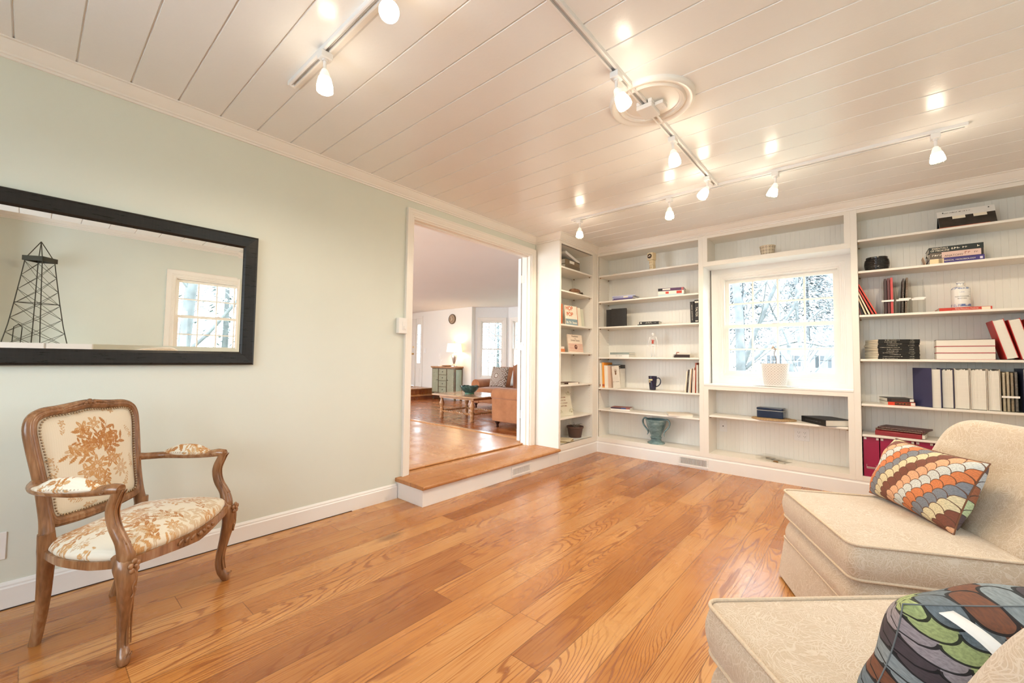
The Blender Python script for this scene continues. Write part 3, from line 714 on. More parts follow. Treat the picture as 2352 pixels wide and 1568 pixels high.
# medallion pillow, striped bolster, throw on the sofa
def f_medal(s):
    u, v, _ = s.sep(s.tc('UV')); x = (u-.46)*1.0; y = v-.52; r = (x*x+y*y).sqrt(); ringm = ((r*r*r*900+r*26).sin()).gt(-.15)
    cx = (u*3.2).frac()-.5; cy = (v*3.2).frac()-.5; r2 = (cx*cx+cy*cy).sqrt(); m2 = ((r2*26).sin()).gt(.0)
    k = r.lt(.34); f = k*ringm+(1-k)*m2
    s.link(s.mix(f.min(1), srgb(124,98,80), srgb(200,188,176)), 'Base Color')
MP = mat('medallion_fabric', rough=.9, fn=f_medal)
def pillow_fn(w_, h_, th, puff=1, corner=.10, wob=0, pinch=.07):
    def fn(side):
        def f(u, v):
            x, y = 2*u-1, 2*v-1
            e = max(0.0, (1-abs(x)**2.6)*(1-abs(y)**2.6))**.5
            X = x*(1-pinch*(1-x*x*0)*(1-abs(y)**2)*abs(x)**3*1.0)*w_/2; Y = y*(1-pinch*(1-abs(x)**2)*abs(y)**3)*h_/2
            wr = wob*(math.sin(9*x+4*y)+math.sin(7*y-5*x+1))*e
            return (X, Y, side*(th/2*e+wr*.5))
        return f
    return fn
def pillow(name, label, cat, loc, rot, w_, h_, th, m, nu=36, back=None, wob=.003, group=None, seam=None, sr=.0028):
    t = thing(name, label, cat, loc, rot=rot, group=group); fn = pillow_fn(w_, h_, th, wob=wob)
    g = G(); g.grid(fn(1), nu, nu); g.build('front', m, t, smooth='all', fix=False)
    g = G(); g.grid(fn(-1), nu, nu); q = g.build('back', back or m, t, smooth='all', fix=False)
    q.data.flip_normals()
    pts = [fn(1)(u, 0) for u in np.linspace(0,1,14)]+[fn(1)(1, v) for v in np.linspace(0,1,14)[1:]]+[fn(1)(u, 1) for u in np.linspace(1,0,14)[1:]]+[fn(1)(0, v) for v in np.linspace(1,0,14)[1:-1]]
    G().tube(pts, sr, 6, closed=True).build('seam', m if seam is None else seam, t, smooth='all')
    return t
pillow('throw_pillow', 'brown and cream medallion pillow standing at the left arm of the sofa', 'pillow', (-3.38,6.80,.70), (math.radians(74),0,math.radians(4)), .46, .46, .17, MP)
pillow('throw_pillow', 'pale grey pillow on the sofa, right of the medallion pillow', 'pillow', (-2.88,6.90,.72), (math.radians(74),0,math.radians(-6)), .46, .42, .18, paint('grey_striped_linen', (196,196,192), .9))
def f_str(s):
    x, y, z = s.sep(s.tc()); s.link(s.ramp(s.noise(s.comb(x*30, y*30, z*1.5), 1, 3), [(.35,srgb(96,52,30)),(.5,srgb(150,92,60)),(.68,srgb(205,170,140))]), 'Base Color')
g = G(); g.grid(lambda u, v: (-.26+.52*u, -.05+.05*math.cos(u*24)*.35, .50*v-.02*math.sin(u*18)), 50, 12); g.grid(lambda u, v: (-.26+.52*u, .03+.05*math.cos(u*24)*.35, .50*v), 50, 12)
thr = g.build('throw_blanket', mat('brown_striped_throw', rough=.9, fn=f_str), smooth='all', loc=(-2.62,6.72,.475)); tag(thr, 'brown striped throw hanging over the sofa, at the right edge of the doorway', 'blanket')
# ================================================================ outdoors
SN = mat('winter_lawn', (.19,.21,.15), .95, vary=.2, vs=2)
struct(G().box(-70,4.96+.02,-.7, 80,90,-.55).build('ground_north', SN))
struct(G().box(4.2,-60,-.7, 80,4.97,-.55).build('ground_east', SN))
BK1 = mat('grey_bark', (.13,.135,.135), .9, vary=.3, vs=5); BK2 = mat('pale_bark', (.13,.135,.135), .9, vary=.3, vs=5)
NE = mat('evergreen_needles', (.17,.19,.195), .9, vary=.35, vs=3)
def bare_tree(x, y, h, r, seed, label, m, depth=5, split=None, z=-.55):
    rnd = random.Random(seed); g = G()
    def br(p, d, L, r, k):
        n = 4 if k < 3 else 2; pts = [p]; q = Vector(p); dd = Vector(d)
        for i in range(n): dd = (dd+Vector((rnd.uniform(-.13,.13), rnd.uniform(-.13,.13), rnd.uniform(-.02,.08)))).normalized(); q = q+dd*L/n; pts.append(q.copy())
        g.tube(pts, lerps([r, r*.62], n+1), 7 if k == 0 else (5 if k < 3 else 3), cap=False)
        if k >= depth: return
        for i in range(3 if k else 7):
            f = rnd.uniform(.32, 1.0) if k else .3+.7*i/6; b = pts[max(1, min(n, int(round(f*n))))]; a = rnd.uniform(0, 2*PI); sp = rnd.uniform(.45, .95)
            nd = (dd*.75+Vector((math.cos(a)*sp, math.sin(a)*sp, rnd.uniform(.0,.35)))).normalized(); br(b, nd, L*rnd.uniform(.42,.62), r*rnd.uniform(.22,.36) if k == 0 else r*rnd.uniform(.4,.55), k+1)
    for s_ in (split or [(0,0)]): br((x,y,z), Vector((s_[0], s_[1], 1)).normalized(), h*.62, r, 0)
    return tag(g.build('bare_tree', m, smooth='all'), label, 'tree', 'trees outside the windows')
def evergreen(x, y, h, rad, seed, label, z=-.55, n=900):
    rnd = random.Random(seed); t = thing('evergreen_tree', label, 'tree', (x,y,z), group='trees outside the windows')
    G().tube([(0,0,0),(0,0,h)], [.16,.03], 7).build('trunk', BK1, t, smooth='all')
    g = G()
    for i in range(n):
        f = rnd.random()**.8; zz = .5+(h-.6)*f; R = rad*(1-f)**.8*rnd.uniform(.35,1)+.1; a = rnd.uniform(0,2*PI); L = rnd.uniform(.25,.6); w_ = rnd.uniform(.03,.09)
        p = Vector((R*math.cos(a), R*math.sin(a), zz)); d = Vector((math.cos(a+rnd.uniform(-.5,.5)), math.sin(a+rnd.uniform(-.5,.5)), rnd.uniform(-.55,.05))).normalized(); s_ = d.cross(Vector((0,0,1))).normalized(); u = Vector((0,0,.04))
        o = len(g.v); g.v += [tuple(p-d*L*.5), tuple(p+s_*w_), tuple(p+d*L*.5), tuple(p-s_*w_), tuple(p+u)]
        g.f += [(o,o+1,o+4),(o+1,o+2,o+4),(o+2,o+3,o+4),(o+3,o,o+4)]
    g.build('foliage', NE, t); return t
bare_tree(-.62, 13.5, 9, .075, 3, 'multi-stemmed bare tree low in the left corner of the bookcase window', BK1, split=[(-.30,0),(-.04,.1),(.34,0)])
bare_tree(.62, 10.5, 9, .11, 11, 'pale mottled trunk behind the left panes of the bookcase window', BK2)
bare_tree(2.15, 16, 10, .07, 5, 'slender bare tree behind the upper middle panes of the bookcase window', BK1)
bare_tree(1.1, 19.5, 10, .08, 8, 'forked bare tree beyond the white house roof', BK1, split=[(-.1,0),(.2,.1)])
bare_tree(3.3, 21, 10, .075, 9, 'bare tree behind the right panes of the bookcase window', BK1)
bare_tree(1.78, 11.4, 3.4, .075, 15, 'small gnarled tree in front of the right-hand window of the white house', BK1, split=[(-.35,.1)])
bare_tree(-3.0, 20, 10, .12, 31, 'bare tree far left beyond the bookcase window', BK1)
for i, (x, y, h, r_) in enumerate(((-8.5,34,10.5,3.3),(-4.6,36,12,3.4),(-.4,35,10.5,3.3),(3.6,34.5,12,3.5),(7.8,34,11,3.4),(-13,35,12,3.6),(11.8,35,11,3.2))):
    evergreen(x, y, h, r_, 40+i, ['evergreen at the left of the tree line behind the white house','tall evergreen behind the multi-stemmed tree','evergreen in the middle of the tree line behind the white house','broad evergreen right of the white house roof','evergreen at the right end of the tree line','evergreen farthest left in the tree line','evergreen farthest right in the tree line'][i], n=5200)
for i, (x, y, s_) in enumerate(((9,.4,71),(8.3,2.1,72),(11,4.2,73),(13,1.2,74),(12,-2.5,75))):
    bare_tree(x, y, 9, .13, s_, ['thick-trunked bare tree seen reflected in the mirror, nearest the right window','forking bare tree seen in the mirror window, middle','bare tree seen at the right of the mirror window','slim bare tree farther off in the mirror window','bare tree left in the mirror window'][i], BK1)
for i, (x, y) in enumerate(((20,0),(20,6),(21,-7),(19,11))): evergreen(x, y, 8, 3.2, 80+i, ['evergreen straight behind the trees of the right window','evergreen left behind the trees of the right window','evergreen right behind the trees of the right window','outermost evergreen behind the trees of the right window'][i])
for i, (x, y, s_) in enumerate(((-7.5,13,91),(-5.6,11.5,92),(-10,17,93),(-12.5,20,94))): bare_tree(x, y, 8, .17, s_, ['bare tree outside the bay window, at its left','bare tree nearest outside the bay window','bare tree farther outside the bay window','bare tree farthest outside the bay window'][i], BK1)
for i, (x, y) in enumerate(((-14,26),(-18,24),(-22,27))): evergreen(x, y, 8, 3, 95+i, ['evergreen far beyond the bay window','evergreen beyond the entrance sidelight','outermost evergreen beyond the entrance'][i])
# white house across the street
t = thing('white_house', 'white house with grey shuttered windows seen through the bookcase window', 'house', (0,0,0))
HWm = mat('white_clapboard', (.55,.56,.57), .8, vary=.02); SH = mat('grey_shutter', (.045,.05,.055), .7)
g = G(); g.box(-.9,23.0,-.55, 9.0,30,1.72); g.prism([(-.9,1.72),(1.6,1.72),(.35,2.02)], 22.9, 30, 'y'); g.build('walls', HWm, t)
g = G(); g.prism([(-1.15,1.66),(.35,2.06),(1.85,1.66),(1.85,1.74),(.35,2.15),(-1.15,1.74)], 22.7, 30.2, 'y'); g.prism([(22.6,1.66),(30.4,1.66),(26.5,3.0)], 1.7, 9.2, 'x'); g.build('roof', mat('snow_dusted_roof', (.40,.42,.44), .8, vary=.1), t)
for x in (-.62,.30,1.24,2.6):
    f = G().box(x-.14,22.93,.88, x+.14,23.0,1.42).build('house_window', HWm, t)
    g = G(); g.box(x-.115,22.92,.905, x-.008,22.935,1.14); g.box(x+.008,22.92,.905, x+.115,22.935,1.14); g.box(x-.115,22.92,1.16, x+.115,22.935,1.395); g.build('dark_pane', SH, f)
    for sx in (-1,1): G().box(x+sx*.17,22.93,.86, x+sx*.29,22.97,1.42).build('shutter', SH, t)
g = G(); g.box(-.9,22.5,-.55, 9,22.8,.12); h_ = g.build('clipped_hedge', NE); tag(h_, 'low clipped hedge along the front of the white house', 'hedge')
for i, z in enumerate((2.35,2.62)):
    pts = [(-22+4*k, 18, z+.05*((k-6)/6)**2) for k in range(14)]; q = G().tube(pts, .012, 5).build('overhead_wire', M['ink']); tag(q, ['lower of the two overhead wires crossing the bookcase window view','upper of the two overhead wires crossing the bookcase window view'][i], 'wire', 'overhead wires')
# ================================================================ ceiling medallion and track lighting
Hc = H
t = thing('ceiling_medallion', 'round moulded white plaster medallion behind the track lights', 'medallion', (1.985,2.085,H))
pr = [(0,-.004),(.135,-.004),(.140,-.009),(.147,-.009),(.150,-.016),(.160,-.020),(.166,-.016),(.170,-.010),(.176,-.012),(.186,-.020),(.200,-.022),(.210,-.016),(.214,-.006),(.214,0.002)]
G().lathe(pr, 72, cap=False).build('moulded_ring', M['trim'], t, smooth=True)
TRK = mat('white_track_metal', (.80,.79,.78), .3, vary=0)
def track(name, label, a, b):
    a, b = Vector(a), Vector(b); L = (b-a).length; t = thing(name, label, 'track', (a.x,a.y,H), math.atan2(b.y-a.y, b.x-a.x), 'ceiling light tracks')
    g = G(); pr = [(-.018,0),(-.018,-.019),(-.014,-.021),(-.0075,-.021),(-.0075,-.006),(.0075,-.006),(.0075,-.021),(.014,-.021),(.018,-.019),(.018,0)]
    g.prism([(p[0], p[1]) for p in pr], 0, L, 'x'); g.build('rail', TRK, t)
    g = G(); g.box(.012,-.004,-.0075, L-.012,-.002,-.006); g.box(.012,.002,-.0075, L-.012,.004,-.006); g.build('conductor', M['chrome'], t)
    g = G(); g.box(-.004,-.0185,-.022, .010,.0185,0); g.box(L-.010,-.0185,-.022, L+.004,.0185,0); g.build('end_cap', TRK, t, bevel=.003)
track('light_track', 'short white light track nearest the sage wall, running across the room', (.68,.805), (1.935,.805))
track('light_track', 'long white light track crossing the ceiling medallion', (1.958,.72), (1.958,3.375))
track('light_track', 'white light track running parallel to the bookcase wall', (.665,3.40), (3.27,3.40))
t = thing('track_connector', 'white square feed box where the long track crosses the medallion', 'junction box', (1.962,2.10,H))
g = G(); g.box(-.042,-.058,-.047, .042,.058,-.0225); g.box(-.042,-.058,-.0225,-.020,.058,-.003); g.box(.020,-.058,-.0225,.042,.058,-.003); g.build('housing', TRK, t, bevel=.004)
g = G(); g.box(.042,-.02,-.030,.085,.045,-.012); g.ball((.07,.02,-.030),.003,6,4); g.build('cover_plate', TRK, t, bevel=.003)
t = thing('track_connector', 'small white tee connector where two tracks meet near the bookcases', 'junction box', (1.958,3.40,H))
G().box(-.045,-.0,-.026, .045,.022,-.0215).build('housing', TRK, t, bevel=.002)
LAMPC = (1, .82, .58)
m = bpy.data.materials.new('lit_frosted_glass'); s = S(m); s.b.inputs['Base Color'].default_value = (.95,.93,.88,1)
s.b.inputs['Emission Color'].default_value = (1,.86,.66,1); s.b.inputs['Emission Strength'].default_value = 26; M['lit'] = m
M['capglass'] = mat('frosted_glass_cap', (.80,.78,.74), .35, vary=0, Emission_Color=(1,.88,.70,1), Emission_Strength=.35)
m = M['glass'].copy(); m.name = 'clear_glass_rim'; M['rimglass'] = m
def head(label, x, y, aim, e=20, swivel=0):
    """track head: adapter box, stem, tilted glass bell; aim = horizontal lean of the bell"""
    t = thing('track_light', label, 'spotlight', (x,y,H), swivel, 'track lights')
    g = G(); g.box(-.021,-.026,-.052, .021,.026,-.0225); g.build('adapter', TRK, t, bevel=.003)
    g = G(); g.tube([(0,0,-.052),(0,0,-.060)], .013, 12); g.tube([(0,0,-.058),(0,0,-.098)], .0075, 12); g.box(-.010,-.004,-.112, .010,.004,-.095); g.build('stem', TRK, t, smooth=True)
    d = Vector((aim[0], aim[1], -1)).normalized(); q = Vector((0,0,-1)).rotation_difference(d)
    R = Matrix.Translation((0,0,-.100)) @ q.to_matrix().to_4x4() @ Matrix.Rotation(-swivel, 4, 'Z')
    cap = G(); cap.lathe([(.006,.004),(.012,.002),(.018,-.012),(.025,-.035),(.0255,-.036)], 28, cap=False)
    for a in range(3): cap.tube([(.006*math.cos(a*2.1),.006*math.sin(a*2.1),.002),(.02*math.cos(a*2.1),.02*math.sin(a*2.1),-.014)], .0022, 6)
    cap.xf(R).build('shade_cap', M['capglass'], t, smooth=True)
    G().lathe([(.0255,-.036),(.029,-.050),(.0325,-.066),(.0345,-.080),(.0335,-.080),(.024,-.038)], 28, cap=False).xf(R).build('glass_shade', M['lit'], t, smooth=True)
    G().lathe([(.0345,-.080),(.0355,-.094),(.0345,-.094),(.0335,-.080)], 28, cap=False).xf(R).build('glass_rim', M['rimglass'], t, smooth=True)
    G().lathe([(.0,-.030),(.020,-.040),(.026,-.076),(.0,-.079)], 20, cap=False).xf(R).build('bulb', M['lit'], t, smooth=True)
    l = bpy.data.lights.new('track_light_bulb', 'SPOT'); l.energy = e*.62; l.color = LAMPC; l.spot_size = math.radians(168); l.spot_blend = .45; l.shadow_soft_size = .022
    o = bpy.data.objects.new('track_light_bulb', l); C.objects.link(o); o.parent = t; o.matrix_local = R @ Matrix.Translation((0,0,-.092))
    return t
head('lit track light nearest the sage wall, on the short track', 1.037, .805, (.02,.03), 22)
head('lit track light at the top edge of the photo, on the short track', 1.53, .805, (1.0,-.55), 22)
head('lit track light on the long track, just before the ceiling medallion', 1.958, 1.74, (.42,.25), 26)
head('lit track light on the long track, just past the ceiling medallion', 1.958, 2.475, (.18,-.15), 26)
head('lit track light at the far end of the long track, tilted left', 1.958, 3.17, (-.35,-.65), 26)
head('lit track light at the left end of the track along the bookcases', .745, 3.40, (.0,.0), 24)
head('lit track light second from the left on the track along the bookcases', 1.60, 3.40, (.0,.02), 24)
head('lit track light above the window, tilted left', 2.346, 3.40, (-.33,.05), 25)
head('lit track light at the right end of the track along the bookcases', 3.142, 3.40, (.10,.08), 28)
# ================================================================ switch and outlet plates
t = thing('light_switch', 'white dimmer switch in a deep surface box beside the doorway casing', 'switch', (.002,1.936,1.345), PI/2)
G().box(-.050,-.040,-.062, .032,0,.062).build('surface_box', M['plastic_w'], t, bevel=.006)
G().box(-.016,-.043,-.034, .018,-.039,.034).build('rocker', M['plastic_w'], t, bevel=.002)
G().box(-.006,-.047,-.026, .012,-.042,-.002).build('slider', M['plastic_w'], t, bevel=.002)
def outlet(label, loc, rz, gangs=1, kind='duplex', group=None):
    W_ = .072+.046*(gangs-1); t = thing('wall_outlet', label, 'outlet', loc, rz, group)
    G().box(-W_/2,-.005,-.058, W_/2,0,.058).build('wall_plate', M['plastic_w'], t, bevel=.002)
    for i in range(gangs):
        x = (i-(gangs-1)/2)*.046; r = G().box(x-.0165,-.0072,-.034, x+.0165,-.004,.034).build('receptacle', M['plastic_w'], t, bevel=.002)
        g = G()
        if kind == 'cable': g.lathe([(.005,0),(.005,.006),(0,.006)], 10).xf(Matrix.Translation((x,-.0070,0)) @ Matrix.Rotation(PI/2,4,'X'))
        else:
            for z in (-.018,.018):
                g.box(x-.0075,-.0078,z-.001, x-.0055,-.0071,z+.008); g.box(x+.0055,-.0078,z-.001, x+.0075,-.0071,z+.007); g.box(x-.002,-.0078,z-.010, x+.002,-.0071,z-.006)
        g.build('slots', M['darkhole'], r)
        G().ball((x,-.0055,.048), .003, 8, 4).build('screw', M['chrome'], t); G().ball((x,-.0055,-.048), .003, 8, 4).build('screw', M['chrome'], t)
    return t
outlet('single cable jack plate on the left of the bookcase back under the window', (1.652,4.7675,.42), 0, 1, 'cable')
outlet('double-gang outlet with four sockets under the window, right of the cable jack', (2.328,4.7675,.415), 0, 2)
outlet('narrow outlet high behind the green urn in the corner bookcase', (.862,4.7675,.445), 0)
outlet('white wall plate at the left photo edge, low on the sage wall', (.001,-.060,.27), PI/2, 1, 'cable')
# ================================================================ black framed mirror on the sage wall
def f_frame(s):
    x, y, z = s.sep(s.tc()); n_ = s.noise(s.comb(x*4, y*10, z*90), 1.0, 4, .7); n2 = s.noise(s.comb(x*4, y*90, z*10), 1.0, 4, .7)
    s.link(s.ramp(n_*.5+n2*.5, [(.35,(.012,.011,.010)),(.62,(.022,.020,.018)),(.78,(.06,.05,.04))]), 'Base Color'); s.link(n_*.25+.18, 'Roughness')
BF = mat('worn_black_lacquer', rough=.35, spec=.3, fn=f_frame)
MI = mat('silvered_mirror', (.90,.91,.885), .003, metal=1, vary=0)
t = thing('mirror', 'large wall mirror in a wide black frame above the armchair', 'mirror', (.004,.0,1.040), rot=(0,math.radians(.82),0))
Y0, Y1, HH, fw_ = -1.02, .889, .764, .076
def fr_prism(path_yz, inner, g):
    pr = [(0,.002),(0,.020),(.004,.026),(.012,.030),(fw_-.012,.022),(fw_-.003,.017),(fw_,.012),(fw_,.002)]
    k = len(pr)
    for (yy, zz), (dy, dz) in path_yz:
        for o, x in pr: g.v.append((x, yy+dy*o, zz+dz*o))
    for i in range(4):
        for j in range(k): a = (j+1) % k; q = (i+1) % 4; g.f.append((i*k+j, q*k+j, q*k+a, i*k+a))
g = G(); fr_prism([((Y0,0),(1,1)),((Y0,HH),(1,-1)),((Y1,HH),(-1,-1)),((Y1,0),(-1,1))], 0, g); g.build('frame', BF, t)
a_, b_, c_, d_, w_ = Y0+fw_-.003, Y1-fw_+.003, fw_-.003, HH-fw_+.003, .027
g = G(); g.add([(.012,a_,c_),(.012,b_,c_),(.012,b_,d_),(.012,a_,d_),(.0130,a_+w_,c_+w_),(.0130,b_-w_,c_+w_),(.0130,b_-w_,d_-w_),(.0130,a_+w_,d_-w_),(.004,a_,c_),(.004,b_,c_),(.004,b_,d_),(.004,a_,d_)],
    [(4,5,6,7),(0,1,5,4),(1,2,6,5),(2,3,7,6),(3,0,4,7),(8,11,10,9),(0,8,9,1),(1,9,10,2),(2,10,11,3),(3,11,8,0)]); g.build('bevelled_glass', MI, t)
# seen only in the mirror: the wire tower on a low white cupboard, a tall white cupboard
t = thing('cupboard', 'low white cupboard against the right wall, under the wire tower', 'cupboard', (3.74,.12,0))
G().box(-.20,-.345,.06, .215,.345,1.03).build('body', M['white'], t, bevel=.003); G().box(-.22,-.36,1.03, .215,.36,1.055).build('top', M['white'], t, bevel=.003); G().box(-.18,-.345,0, .215,.345,.06).build('plinth', M['white'], t)
for y in (-.172,.172): q = G().box(-.218,y-.165,.09, -.20,y+.165,1.0).build('door', M['white'], t, bevel=.003); G().ball((-.235,y*.15,.6), .012, 10, 6).build('knob', M['chrome'], q)
t = thing('wire_tower', 'black wire oil-derrick tower reflected in the left of the mirror', 'ornament', (3.72,.055,1.055), math.radians(38))
IR = mat('dark_iron_wire', (.05,.045,.03), .5, metal=.4)
g = G(); bs, tp, hz = .165, .072, .90
def cor(i, f): a = bs+(tp-bs)*f**.8; return ((-a,a)[i in (1,2)], (-a,a)[i in (2,3)], hz*f)
for i in range(4): g.tube([cor(i, f) for f in (0,.25,.5,.75,.92,1)], .0042, 6)
for k in range(6):
    f0, f1 = k/6*.97, (k+1)/6*.97
    for i in range(4): j = (i+1) % 4; g.tube([cor(i,f0),cor(j,f1)], .0022, 4); g.tube([cor(j,f0),cor(i,f1)], .0022, 4)
for i in range(4): j = (i+1) % 4; g.tube([cor(i,0),cor(j,0)], .003, 4); g.tube([cor(i,.5),cor(j,.5)], .003, 4); g.tube([cor(i,1),(0,0,hz+.19)], .004, 6)
for x in (-.045,.045): g.tube([(x,-bs,0),(x,-bs+.01,.20),(0,-bs+.015,.23)], .004, 6)
g.build('lattice', IR, t)
g = G(); q = .088
for a in (0,1,2,3): s0 = len(g.v); g.box(-q,-q,hz-.02, q,-q+.006,hz+.028); g.xf(Matrix.Rotation(a*PI/2,4,'Z'), s0)
g.build('top_band', IR, t)
t = thing('tall_cupboard', 'tall white cupboard at the left edge of the mirror reflection', 'cupboard', (3.86,-.86,0))
G().box(-.22,-.63,0, .095,.60,2.37).build('body', M['white'], t, bevel=.003)
for y in (-.32,.29): q = G().box(-.238,y-.29,.10, -.22,y+.29,2.28).build('door', M['white'], t, bevel=.003); G().box(-.262,y-.03,1.0,-.238,y-.02,1.14).build('handle', M['chrome'], q)
# ================================================================ French armchair with floral velvet
def f_wood(s):
    x, y, z = s.sep(s.tc()); n_ = s.noise(s.comb(x*16, y*16, z*3), 1.0, 4, .6); f = s.noise(s.comb(x*90, y*90, z*12), 1.0, 3)
    s.link(s.ramp(n_*.7+f*.3, [(.32,(.11,.046,.018)),(.52,(.27,.125,.052)),(.72,(.45,.27,.145))]), 'Base Color'); s.bump(f, .12, .002)
CW = mat('carved_walnut', rough=.26, spec=.6, fn=f_wood)
AC = thing('french_armchair', 'carved walnut armchair with floral velvet seat against the sage wall', 'armchair', (.617,.470,0), math.radians(-46.4))
# floral velvet as a colour attribute on dense upholstery meshes
def floral(o, cx, cy, R, seed, bouquet=True, axes=(0,2)):
    me = o.data; n = len(me.vertices); co = np.empty(n*3); me.vertices.foreach_get('co', co); co = co.reshape(-1,3)
    u = co[:,axes[0]]-cx; v = co[:,axes[1]]-cy; rnd = random.Random(seed); val = np.zeros(n); tone = np.zeros(n)
    def put(mask, t_): 
        nonlocal val, tone
        tone = np.where(mask > val, t_, tone); val = np.maximum(val, mask)
    def flower(x, y, r, pet, t_, ph=0):
        dx, dy = u-x, v-y; rr = np.hypot(dx, dy)/r; th = np.arctan2(dy, dx); e = .72+.28*np.cos(pet*th+ph)
        k = (rr < e)*1.0*((np.abs(rr-.55*e) > .05)*(rr > .16)*.75+.25); k *= (np.abs(np.sin(pet*th/2+ph/2)) > .12)*.6+.4; put(k, t_)
    def leaf(x, y, L, a, wd, t_):
        dx, dy = u-x, v-y; p = (dx*math.cos(a)+dy*math.sin(a))/L; q = (-dx*math.sin(a)+dy*math.cos(a))/L
        w2 = wd*np.sin(np.clip(p, 0, 1)*PI)**.8*(1+.25*np.sin(p*34)); k = ((p > 0)*(p < 1)*(np.abs(q) < w2))*1.0*((np.abs(q) > .02)*.55+.45); put(k, t_)
    def spray(x, y, sc, a, t_):
        for i in range(7): leaf(x+math.cos(a)*i*sc*.16, y+math.sin(a)*i*sc*.16, sc*.42, a+(1 if i % 2 else -1)*rnd.uniform(.5,1.0), .16, t_)
        leaf(x, y, sc*1.25, a, .02, t_)
    if bouquet:
        for i in range(9): a = rnd.uniform(0,2*PI); d = R*rnd.uniform(.1,.62); spray(math.cos(a)*d*.7, math.sin(a)*d*.9, R*.36, a+rnd.uniform(-.4,.4), rnd.choice([.55,.85,1.0]))
        spray(-.01, R*.15, R*.62, 2.0, 1.0); spray(.02, R*.1, R*.6, 1.1, .9); spray(-.02, 0, R*.6, 2.7, 1.0); spray(.03,-.01,R*.6,.3,.8)
        for x, y, r, p, t_ in ((-.02,.05,.045,7,1.0),(.045,.03,.04,6,.7),(.02,-.05,.05,8,.6),(-.05,-.03,.042,6,.8),(.06,-.06,.036,5,.55),(0,-.11,.045,9,.62),(-.07,.06,.028,5,.9),(.05,.11,.034,6,.6),(-.09,-.08,.04,9,.45),(.10,.03,.03,6,.45),(0,.125,.03,6,.55)): flower(x*R/.16, y*R/.16, r*R/.16, p, t_)
        for i in range(12): a = i*PI/6+rnd.uniform(-.2,.2); spray(math.cos(a)*R*.95, math.sin(a)*R*1.15, R*.2, a+1.2, .5); flower(math.cos(a+.25)*R*1.08, math.sin(a+.25)*R*1.25, R*.09, 5, .5)
    else:
        x0, x1, y0, y1 = u.min(), u.max(), v.min(), v.max()
        for i in range(int(64*(x1-x0)*(y1-y0)/.22)+6):
            x, y = rnd.uniform(x0,x1), rnd.uniform(y0,y1); spray(x, y, rnd.uniform(.05,.10), rnd.uniform(0,2*PI), rnd.choice([.35,.6,1.0]))
            if i % 2: flower(rnd.uniform(x0,x1), rnd.uniform(y0,y1), rnd.uniform(.016,.034), rnd.choice([5,6,8]), rnd.choice([.35,.6,.9]))
    ca = me.color_attributes.new('pattern', 'FLOAT_COLOR', 'POINT'); d = np.zeros((n,4)); d[:,0] = val; d[:,1] = tone; d[:,3] = 1; ca.data.foreach_set('color', d.ravel())
def f_velvet(s):
    a = s.nt.nodes.new('ShaderNodeAttribute'); a.attribute_name = 'pattern'; v, t_, _ = s.sep(a.outputs['Color'])
    x, y, z = s.sep(s.tc()); rib = (x*900).sin()*.5+.5; n_ = s.noise(s.tc(), 120, 2)
    groundc = s.mix(rib*.25, (.74,.68,.56), (.66,.60,.47)); pile = s.ramp(t_+n_*.12-.06, [(.35,(.60,.46,.30)),(.6,(.55,.30,.11)),(1.0,(.42,.17,.035))])
    s.link(s.mix(v.sm(.15,.7), groundc, pile), 'Base Color'); s.bump(v*1.5+n_*.3, .35, .002)
VE = mat('floral_velvet', rough=.75, fn=f_velvet, Sheen_Weight=.35, Sheen_Roughness=.4)
# legs
def leg_tube(pts, rad, nm='leg', fl=1.0, n=12, up=None):
    P = smooth_path(pts, 5); o = G().tube(P, lerps(rad, len(P)), n, ell=fl, upv=up).build(nm, CW, AC, smooth=True); return o
for s_ in (1,-1):
    lg = leg_tube([(s_*.268,-.030,.372),(s_*.286,-.006,.335),(s_*.290,.004,.29),(s_*.279,-.008,.20),(s_*.266,-.020,.11),(s_*.268,-.016,.055),(s_*.282,.000,.018),(s_*.286,.004,.0)], [.034,.035,.030,.0215,.017,.0165,.021,.014])
    g = G()
    for k in (-.010,.006): g.tube(smooth_path([(s_*.268+k,.004,.30),(s_*.274+k,.008,.22),(s_*.264+k,-.002,.12),(s_*.268+k,.002,.06)],5), .0028, 6)
    for d in (-1,1): g.tube([(s_*.284+d*.008+.006*math.cos(q), .018, .035+.006*math.sin(q)) for q in np.linspace(0,5,9)], .002, 5)
    g.build('carved_beading', CW, lg, smooth=True)
    g = G()
    for k in range(5): a = k*2*PI/5+.3; g.ball((s_*.292+.016*math.cos(a), .030, .345+.016*math.sin(a)), .011, 10, 6, (1,.55,1))
    g.ball((s_*.292,.034,.345), .008, 10, 6, (1,.8,1)); g.tube(smooth_path([(s_*.292,.030,.33),(s_*.288,.034,.30),(s_*.295,.030,.275),(s_*.287,.028,.25),(s_*.291,.024,.235)],4), [.004]*17, 6)
    g.ball((s_*.286,.030,.262), .007, 8, 5, (.7,.6,1.6)); g.ball((s_*.292,.030,.296), .007, 8, 5, (.7,.6,1.6)); g.build('carved_flower', CW, lg, smooth='all')
    # rear leg runs up into the back post
    leg_tube([(s_*.212,-.352,.43),(s_*.207,-.352,.37),(s_*.203,-.356,.30),(s_*.190,-.372,.18),(s_*.172,-.400,.07),(s_*.165,-.418,.0)], [.024,.027,.024,.0205,.018,.017])
